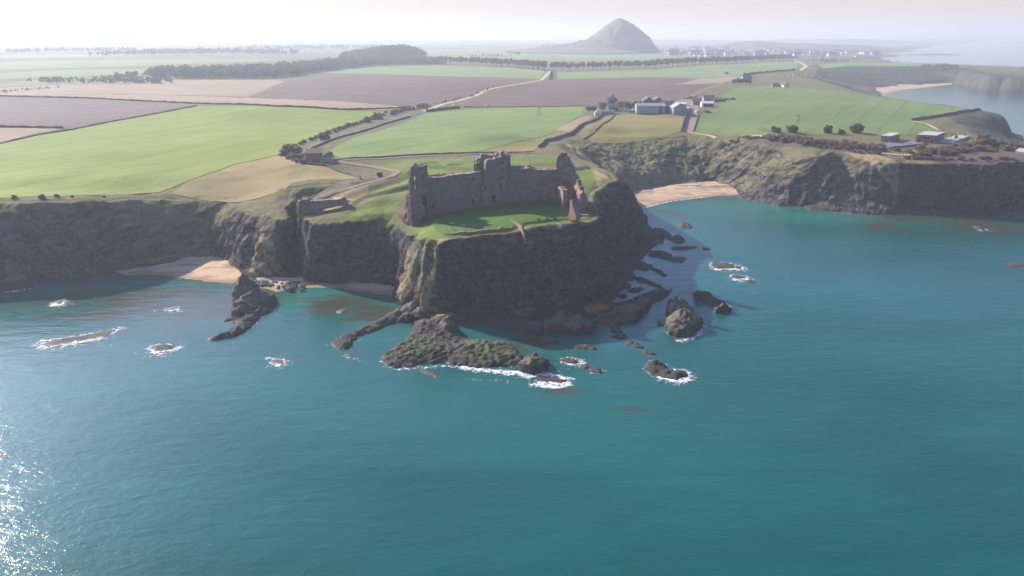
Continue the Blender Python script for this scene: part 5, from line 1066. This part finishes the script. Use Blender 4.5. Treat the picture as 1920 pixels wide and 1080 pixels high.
# far woods: masses nobody could count
def woodland(name, px_poly, n, h0, h1, leaf=L_belt, per=60, size=1.5, zf=None, rad=.46):
    P = upg(px_poly) if not zf else np.array(px_poly, float); a, b = P.min(0), P.max(0); q = np.random.default_rng(n+int(a[1])).uniform(a, b, (n*14, 2)); q = q[inside(q[:,0], q[:,1], P)][:n]
    zz = np.array([zf(x, y) for x, y in q]) if zf else terrain(q[:,0], q[:,1]); forms = [soup(per, (rad, rad, .46), k, size/14, 10, .2, base=.52)[0] for k in range(24)]; VV = []
    for k, (x, y) in enumerate(q): VV.append(forms[k % 24]*rr.uniform(h0, h1)+np.array([x, y, zz[k]]))
    V = np.concatenate(VV); o = mesh_obj(name, V, np.arange(len(V)).reshape(-1,3), leaf); o['kind'] = 'stuff'; return o
L_far = leafm('far_wood', (.075,.08,.065,1), (.12,.12,.095,1))
woodland('woodland', [(268,147),(300,147.5),(420,147.5),(530,148),(546,143.5),(600,135),(705,123.5),(830,121),(830,116),(700,115),(600,122),(520,130),(420,136),(320,137),(285,141)], 1700, 14, 22, L_far)
woodland('woodland', [(52,156),(110,157.5),(180,158.5),(250,159),(330,157),(322,155),(250,152),(200,152),(120,154),(60,154)], 70, 8, 14, L_far)
woodland('woodland', [(200,150),(255,149),(256,142),(230,146)], 30, 10, 16, L_far)
woodland('woodland', [(0,176),(60,170),(110,166),(112,165),(60,168.5),(0,173)], 40, 3, 6, L_far, 40)
woodland('woodland', [(160,106),(300,103),(420,101),(560,103),(560,99.5),(400,97),(260,99)], 320, 14, 22, L_far, 36, 2.4)
woodland('woodland', [(0,101),(140,97),(260,96),(240,93),(80,95),(0,97)], 140, 14, 20, L_far, 30, 2.6)
woodland('woodland', [(430,94),(560,94.5),(700,92),(740,88),(640,87),(480,90)], 260, 14, 24, L_far, 30, 2.6)
woodland('woodland', [(1514,118),(1560,118.5),(1592,116),(1590,113),(1555,110.5),(1515,113)], 90, 7, 12, L_far, 40)
woodland('woodland', [(1592,113),(1640,113),(1690,116),(1690,114),(1650,110.8),(1595,110.5)], 60, 6, 10, L_far, 40)
woodland('woodland', [(1716,129),(1740,126),(1790,130),(1800,134),(1770,134)], 110, 6, 10, L_far, 40)
woodland('woodland', [(1395,113),(1450,111),(1500,113),(1498,109),(1440,108)], 80, 8, 14, L_far, 40)
woodland('woodland', [(880,107.5),(960,107),(960,105.5),(880,106)], 24, 8, 14, L_far, 40); woodland('woodland', [(950,103),(975,104),(976,101),(952,101)], 14, 12, 18, L_far, 40)
woodland('woodland', [(1015,89.5),(1050,89.5),(1050,86),(1018,86)], 30, 16, 26, L_far, 34, 2); woodland('woodland', [(1098,88.5),(1130,88),(1190,91),(1190,88),(1130,85.5),(1098,86.5)], 60, 14, 22, L_far, 34, 2)
woodland('woodland', [(1250,99),(1320,101),(1380,104),(1450,106),(1500,103),(1640,101),(1600,95),(1450,93),(1330,92),(1250,94)], 420, 8, 14, L_far, 26, 2)
# ------------------------------------------------------------------ hills
def m_hill(n, c1, c2): return simple(n, c1, c2, .012, .3, 8, 6)
HM = m_hill('hill_grass', (.075,.085,.035,1), (.17,.15,.07,1))
def ridge(name, L, D, depth, mat, zb=20., n=90):
    pxs = np.array([p[0] for p in L], float); pys = np.array([p[1] for p in L], float); xs = np.linspace(pxs[0], pxs[-1], n); ys = np.interp(xs, pxs, pys)
    rz = (-F*SP+(540-ys)*CP); ry = F*CP+(540-ys)*SP; k = D/ry; X = (xs-960)*k; Z = H+rz*k; rows = np.linspace(-1, 1, 15); V = []
    for v in rows:
        j = fbm(X/(depth*.4), np.full(n, v*2.), 3.3, 3)*.25; ff = np.clip(np.cos(v*math.pi/2), 0, 1)**.9; V.append(np.c_[X, D+depth*v+0*X, zb+(Z-zb)*ff*(1+j*(1-ff))])
    V = np.concatenate(V); i = np.arange(n*15).reshape(15, n); q = np.stack([i[:-1,:-1], i[:-1,1:], i[1:,1:], i[1:,:-1]], -1).reshape(-1,4)
    return struct(mesh_obj(name, V, q, mat, smooth_sh=True))
ridge('far_hills', [(-700,82),(-300,78),(0,75),(100,72),(200,67),(262,62.5),(330,69),(420,74),(520,78),(640,84)], 12500, 900, HM)
ridge('far_hills', [(-500,95),(0,93),(160,87),(290,79),(360,80),(430,84),(520,86),(640,84),(690,79),(722,75),(800,76.5),(850,78.5),(880,75.5),(918,79),(1040,81.5),(1100,83),(1160,86)], 9000, 700, HM)
ridge('far_hills', [(1150,80),(1230,74),(1400,76),(1440,74.5),(1540,73),(1600,72),(1650,74),(1700,77),(1745,80.5),(1752,82)], 9800, 500, HM, 2)
ridge('far_hills', [(1290,92),(1340,85),(1370,80.5),(1400,77),(1420,76),(1450,79),(1500,80.5),(1560,82.5),(1620,85),(1650,88),(1664,91)], 5500, 420, HM, 8)
ridge('far_hills', [(640,107),(665,102),(700,96),(735,91.5),(765,92.5),(785,98),(800,106)], 2500, 130, HM, 38)
def zmound(x, y):
    px = x*(F*CP+440*SP)/2500+960; zr = H+(-F*SP+(540-np.interp(px, [640,665,700,735,765,785,800], [107,102,96,91.5,92.5,98,106]))*CP)*2500/(F*CP+440*SP)
    return 38+max(zr-38, 0)*max(math.cos(min(abs(y-2500)/130, 1)*math.pi/2), 0)**.9-1
woodland('woodland', [(-565,2400),(-440,2372),(-300,2395),(-300,2600),(-440,2620),(-565,2600)], 520, 13, 20, L_far, 44, 1.6, zf=zmound)
# the conical hill
D = 3900.; k = lambda px, py: ((px-960)*D/(F*CP+(540-py)*SP), H+(-F*SP+(540-py)*CP)*D/(F*CP+(540-py)*SP))
prof = [k(*p) for p in [(945,94.5),(1000,90),(1040,85),(1075,79.5),(1095,75.5),(1110,68.5),(1125,57),(1140,45.5),(1150,37.5),(1157,33.5),(1163,33),(1172,36),(1185,45),(1195,51.5),(1205,61),(1218,72),(1227,85),(1236,94)]]
cx = k(1160,33)[0]; pu = np.array([p[0]-cx for p in prof]); pz = np.array([p[1] for p in prof])
X, Y = np.meshgrid(np.linspace(-640,300,151), np.linspace(-520,420,111)); X, Y = X.ravel(), Y.ravel()
r = np.hypot(X, Y*1.05); th = np.arctan2(Y*1.05, X); wgt = .5+.5*np.cos(th); rl = np.interp(-r, pu, pz, left=20); rrr = np.interp(r, pu, pz, right=20)
Z = rl*(1-wgt)+rrr*wgt; bell = np.clip((Z-40)/60, 0, 1)*np.clip((205-Z)/40, 0, 1); Z = np.where(Z < 39.5, 20, Z); Z = Z+bell*15*fbm(X/70, Y/70, 4.4, 5, True)-bell*6-np.where(Z < 42, 8, 0)*0
i = np.arange(X.size).reshape(111,151); q = np.stack([i[:-1,:-1], i[:-1,1:], i[1:,1:], i[1:,:-1]], -1).reshape(-1,4)
hm = struct(mesh_obj('hill', np.c_[X+cx, Y+D, Z-1.5], q, m_hill('steep_hill', (.095,.10,.07,1), (.17,.15,.105,1)), smooth_sh=True))
# spit and islets near the town
def islet(L, D_, h, dep, lb):
    pxs = np.array([p for p in L], float); n = 40; xs = np.linspace(pxs[0], pxs[-1], n); X = (xs-960)*D_/(F*CP+(540-un_y(D_))*SP); t = np.linspace(0,1,n); Zp = h*np.clip(np.sin(t*math.pi), 0, 1)**.6*(.6+.7*np.abs(fbm(t*7, 0*t, h, 3)))
    V = np.concatenate([np.c_[X, D_+dep*v*np.sin(t*math.pi)**.5, Zp*math.cos(v*math.pi/2)-.4] for v in np.linspace(-1,1,7)]); i = np.arange(n*7).reshape(7,n); q = np.stack([i[:-1,:-1], i[:-1,1:], i[1:,1:], i[1:,:-1]], -1).reshape(-1,4)
    o = mesh_obj('islet', V, q, MR, smooth_sh=True); return tag(o, lb, 'islet', 'far rocky islets')
def un_y(D_): return 540-F*math.tan(PITCH-math.atan(H/D_))
islet([1688,1808], 4650, 9, 60, 'long low dark rocky spit off the far town'); islet([1900,2010], 10500, 45, 200, 'hazy hump-backed island on the horizon at the right edge'); islet([1832,1846], 4300, 3, 20, 'tiny skerry far out beyond the far headland')
islet([1905,1960], 2900, 6, 30, 'low dark skerry off the far headland at the right edge'); islet([1868,1905], 3000, 3, 20, 'thin skerry just left of the low dark skerry off the far headland')
# ------------------------------------------------------------------ the hazy town
def town_mesh(w, d, h, rh, wm, rm):
    a, b = w/2, d/2; V = [(-a,-b,-1),(a,-b,-1),(a,b,-1),(-a,b,-1),(-a,-b,h),(a,-b,h),(a,b,h),(-a,b,h),(-a,0,h+rh),(a,0,h+rh)]
    k = len(V); V += [(x_*1.04, y_*1.06, z_+.12) for x_, y_, z_ in V[4:10]]
    me = bpy.data.meshes.new('house'); me.from_pydata(V, [], [[0,1,5,4],[1,2,6,9,5],[2,3,7,6],[3,0,4,8,7],[10,11,15,14],[14,15,12,13]]); me.materials.append(wm); me.materials.append(rm)
    me.polygons.foreach_set('material_index', [0,0,0,0,1,1]); me.update(); return me
TM = [town_mesh(14,9,6,4,W_['white'],R_['slate']), town_mesh(22,10,7,5,W_['cream'],R_['slate']), town_mesh(12,9,6,4,W_['cream'],R_['tile']), town_mesh(30,12,9,5,W_['grey'],R_['slate']), town_mesh(10,8,5,4,W_['white'],R_['brown'])]
def th(px, py, s, k, label, group, cat='house'):
    x, y = upg([(px, py)])[0]; o = bpy.data.objects.new('house', TM[k]); COL.objects.link(o); o.location = (x, y, gz(x, y)); o.scale = (s, s, s); o.rotation_euler = (0,0,rr.uniform(-.6,.6)); tag(o, label, cat, group)
for i, px in enumerate([1304,1309,1313,1318,1324,1327,1331,1335]): th(px, 106+.3*(i % 3)-.4, 1.15, [0,0,4,2,2,1,2,2][i], 'white or cream house in the bright row just beyond the shelter belt', 'bright row of houses beyond the shelter belt')
for i in range(14): th(1205+i*4.2+rr.uniform(-1,1), 93.5+i*.55+rr.uniform(-.6,.6), 1.2, rr.choice([0,0,1,4]), 'small white house at the foot of the conical hill', 'houses at the foot of the conical hill')
for i in range(70): th(rr.uniform(1260,1480), rr.uniform(90,104), 1.6, rr.choice([0,0,1,1,2,3,4]), 'hazy house in the left half of the far town', 'houses in the left half of the far town')
for i in range(70): th(rr.uniform(1480,1650), rr.uniform(97,106.5), 1.6, rr.choice([0,1,1,2,3,4]), 'hazy house in the right half of the far town', 'houses in the right half of the far town')
# ------------------------------------------------------------------ camera, light, air
cam = bpy.data.cameras.new('camera'); co = bpy.data.objects.new('camera', cam); COL.objects.link(co)
cam.sensor_width = 36; cam.lens = 36*F/1920; cam.clip_start = 1; cam.clip_end = 80000
co.location = (0, 0, H); co.rotation_euler = (math.radians(90)-PITCH, 0, 0); SC.camera = co
SUN_AZ, SUN_EL = math.radians(-50), math.radians(28.5)
sl = bpy.data.lights.new('sun', 'SUN'); so = bpy.data.objects.new('sun', sl); COL.objects.link(so)
sl.energy = 5.0; sl.angle = math.radians(.55); sl.color = (1, .93, .83)
sd = Vector((math.sin(SUN_AZ)*math.cos(SUN_EL), math.cos(SUN_AZ)*math.cos(SUN_EL), math.sin(SUN_EL)))
so.rotation_euler = (-sd).to_track_quat('-Z', 'Y').to_euler(); so.location = (0, 0, 400)
wd = bpy.data.worlds.new('World'); SC.world = wd; wd.use_nodes = True; nt = wd.node_tree
bg = nt.nodes['Background']; sk = nt.nodes.new('ShaderNodeTexSky'); sk.sky_type = 'NISHITA'; sk.sun_disc = False
sk.sun_elevation = SUN_EL; sk.sun_rotation = SUN_AZ % (2*math.pi); sk.altitude = 0; sk.air_density = 1.0; sk.dust_density = 3.0; sk.ozone_density = 5.0
tc = nt.nodes.new('ShaderNodeTexCoord'); sx = nt.nodes.new('ShaderNodeSeparateXYZ'); nt.links.new(tc.outputs['Generated'], sx.inputs[0])
mr = nt.nodes.new('ShaderNodeMapRange'); mr.interpolation_type = 'SMOOTHSTEP'; nt.links.new(sx.outputs[2], mr.inputs[0]); mr.inputs[1].default_value = .22; mr.inputs[2].default_value = .0
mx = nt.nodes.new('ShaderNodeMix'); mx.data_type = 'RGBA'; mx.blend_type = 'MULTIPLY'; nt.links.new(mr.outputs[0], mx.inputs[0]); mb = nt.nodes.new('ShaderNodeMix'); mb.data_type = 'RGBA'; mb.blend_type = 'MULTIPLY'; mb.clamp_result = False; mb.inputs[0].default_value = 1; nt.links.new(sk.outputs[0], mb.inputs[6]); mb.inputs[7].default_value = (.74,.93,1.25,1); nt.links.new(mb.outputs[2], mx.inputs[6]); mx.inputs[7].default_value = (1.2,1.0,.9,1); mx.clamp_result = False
m2 = nt.nodes.new('ShaderNodeMix'); m2.data_type = 'RGBA'; m2.clamp_result = False; ms = nt.nodes.new('ShaderNodeMath'); ms.operation = 'MULTIPLY'; ms.inputs[1].default_value = .85
nt.links.new(mr.outputs[0], ms.inputs[0]); nt.links.new(ms.outputs[0], m2.inputs[0]); nt.links.new(mx.outputs[2], m2.inputs[6]); m2.inputs[7].default_value = (5.5,4.7,3.95,1)
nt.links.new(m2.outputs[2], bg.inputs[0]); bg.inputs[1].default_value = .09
hz = NT('haze'); pv = hz.n('ShaderNodeVolumePrincipled'); pv.inputs['Density'].default_value = 0.000175; pv.inputs['Color'].default_value = (.80,.84,.90,1)
pv.inputs['Anisotropy'].default_value = .22; hz.l(pv.outputs[0], hz.out.inputs[1])
hb = 31000.; hv = [(sx*hb, sy*hb+2000, z) for z in (-8., 230.) for sy in (-1, 1) for sx in (-1, 1)]
ho = mesh_obj('haze', hv, [(0,2,3,1),(4,5,7,6),(0,1,5,4),(1,3,7,5),(3,2,6,7),(2,0,4,6)], hz.m); ho['kind'] = 'stuff'
for attr in (): pass
SC.view_settings.view_transform = 'Standard'; SC.view_settings.look = 'None'; SC.view_settings.gamma = 1
SC.view_settings.exposure = .95
cy = SC.cycles; cy.use_denoising = True; cy.denoiser = 'OPENIMAGEDENOISE'; cy.denoising_input_passes = 'RGB_ALBEDO_NORMAL'
cy.max_bounces = 5; cy.diffuse_bounces = 2; cy.glossy_bounces = 2; cy.transparent_max_bounces = 12; cy.volume_bounces = 0; cy.sample_clamp_indirect = 4; cy.sample_clamp_direct = 0
cy.caustics_reflective = False; cy.caustics_refractive = False; cy.use_adaptive_sampling = True; cy.adaptive_threshold = .015
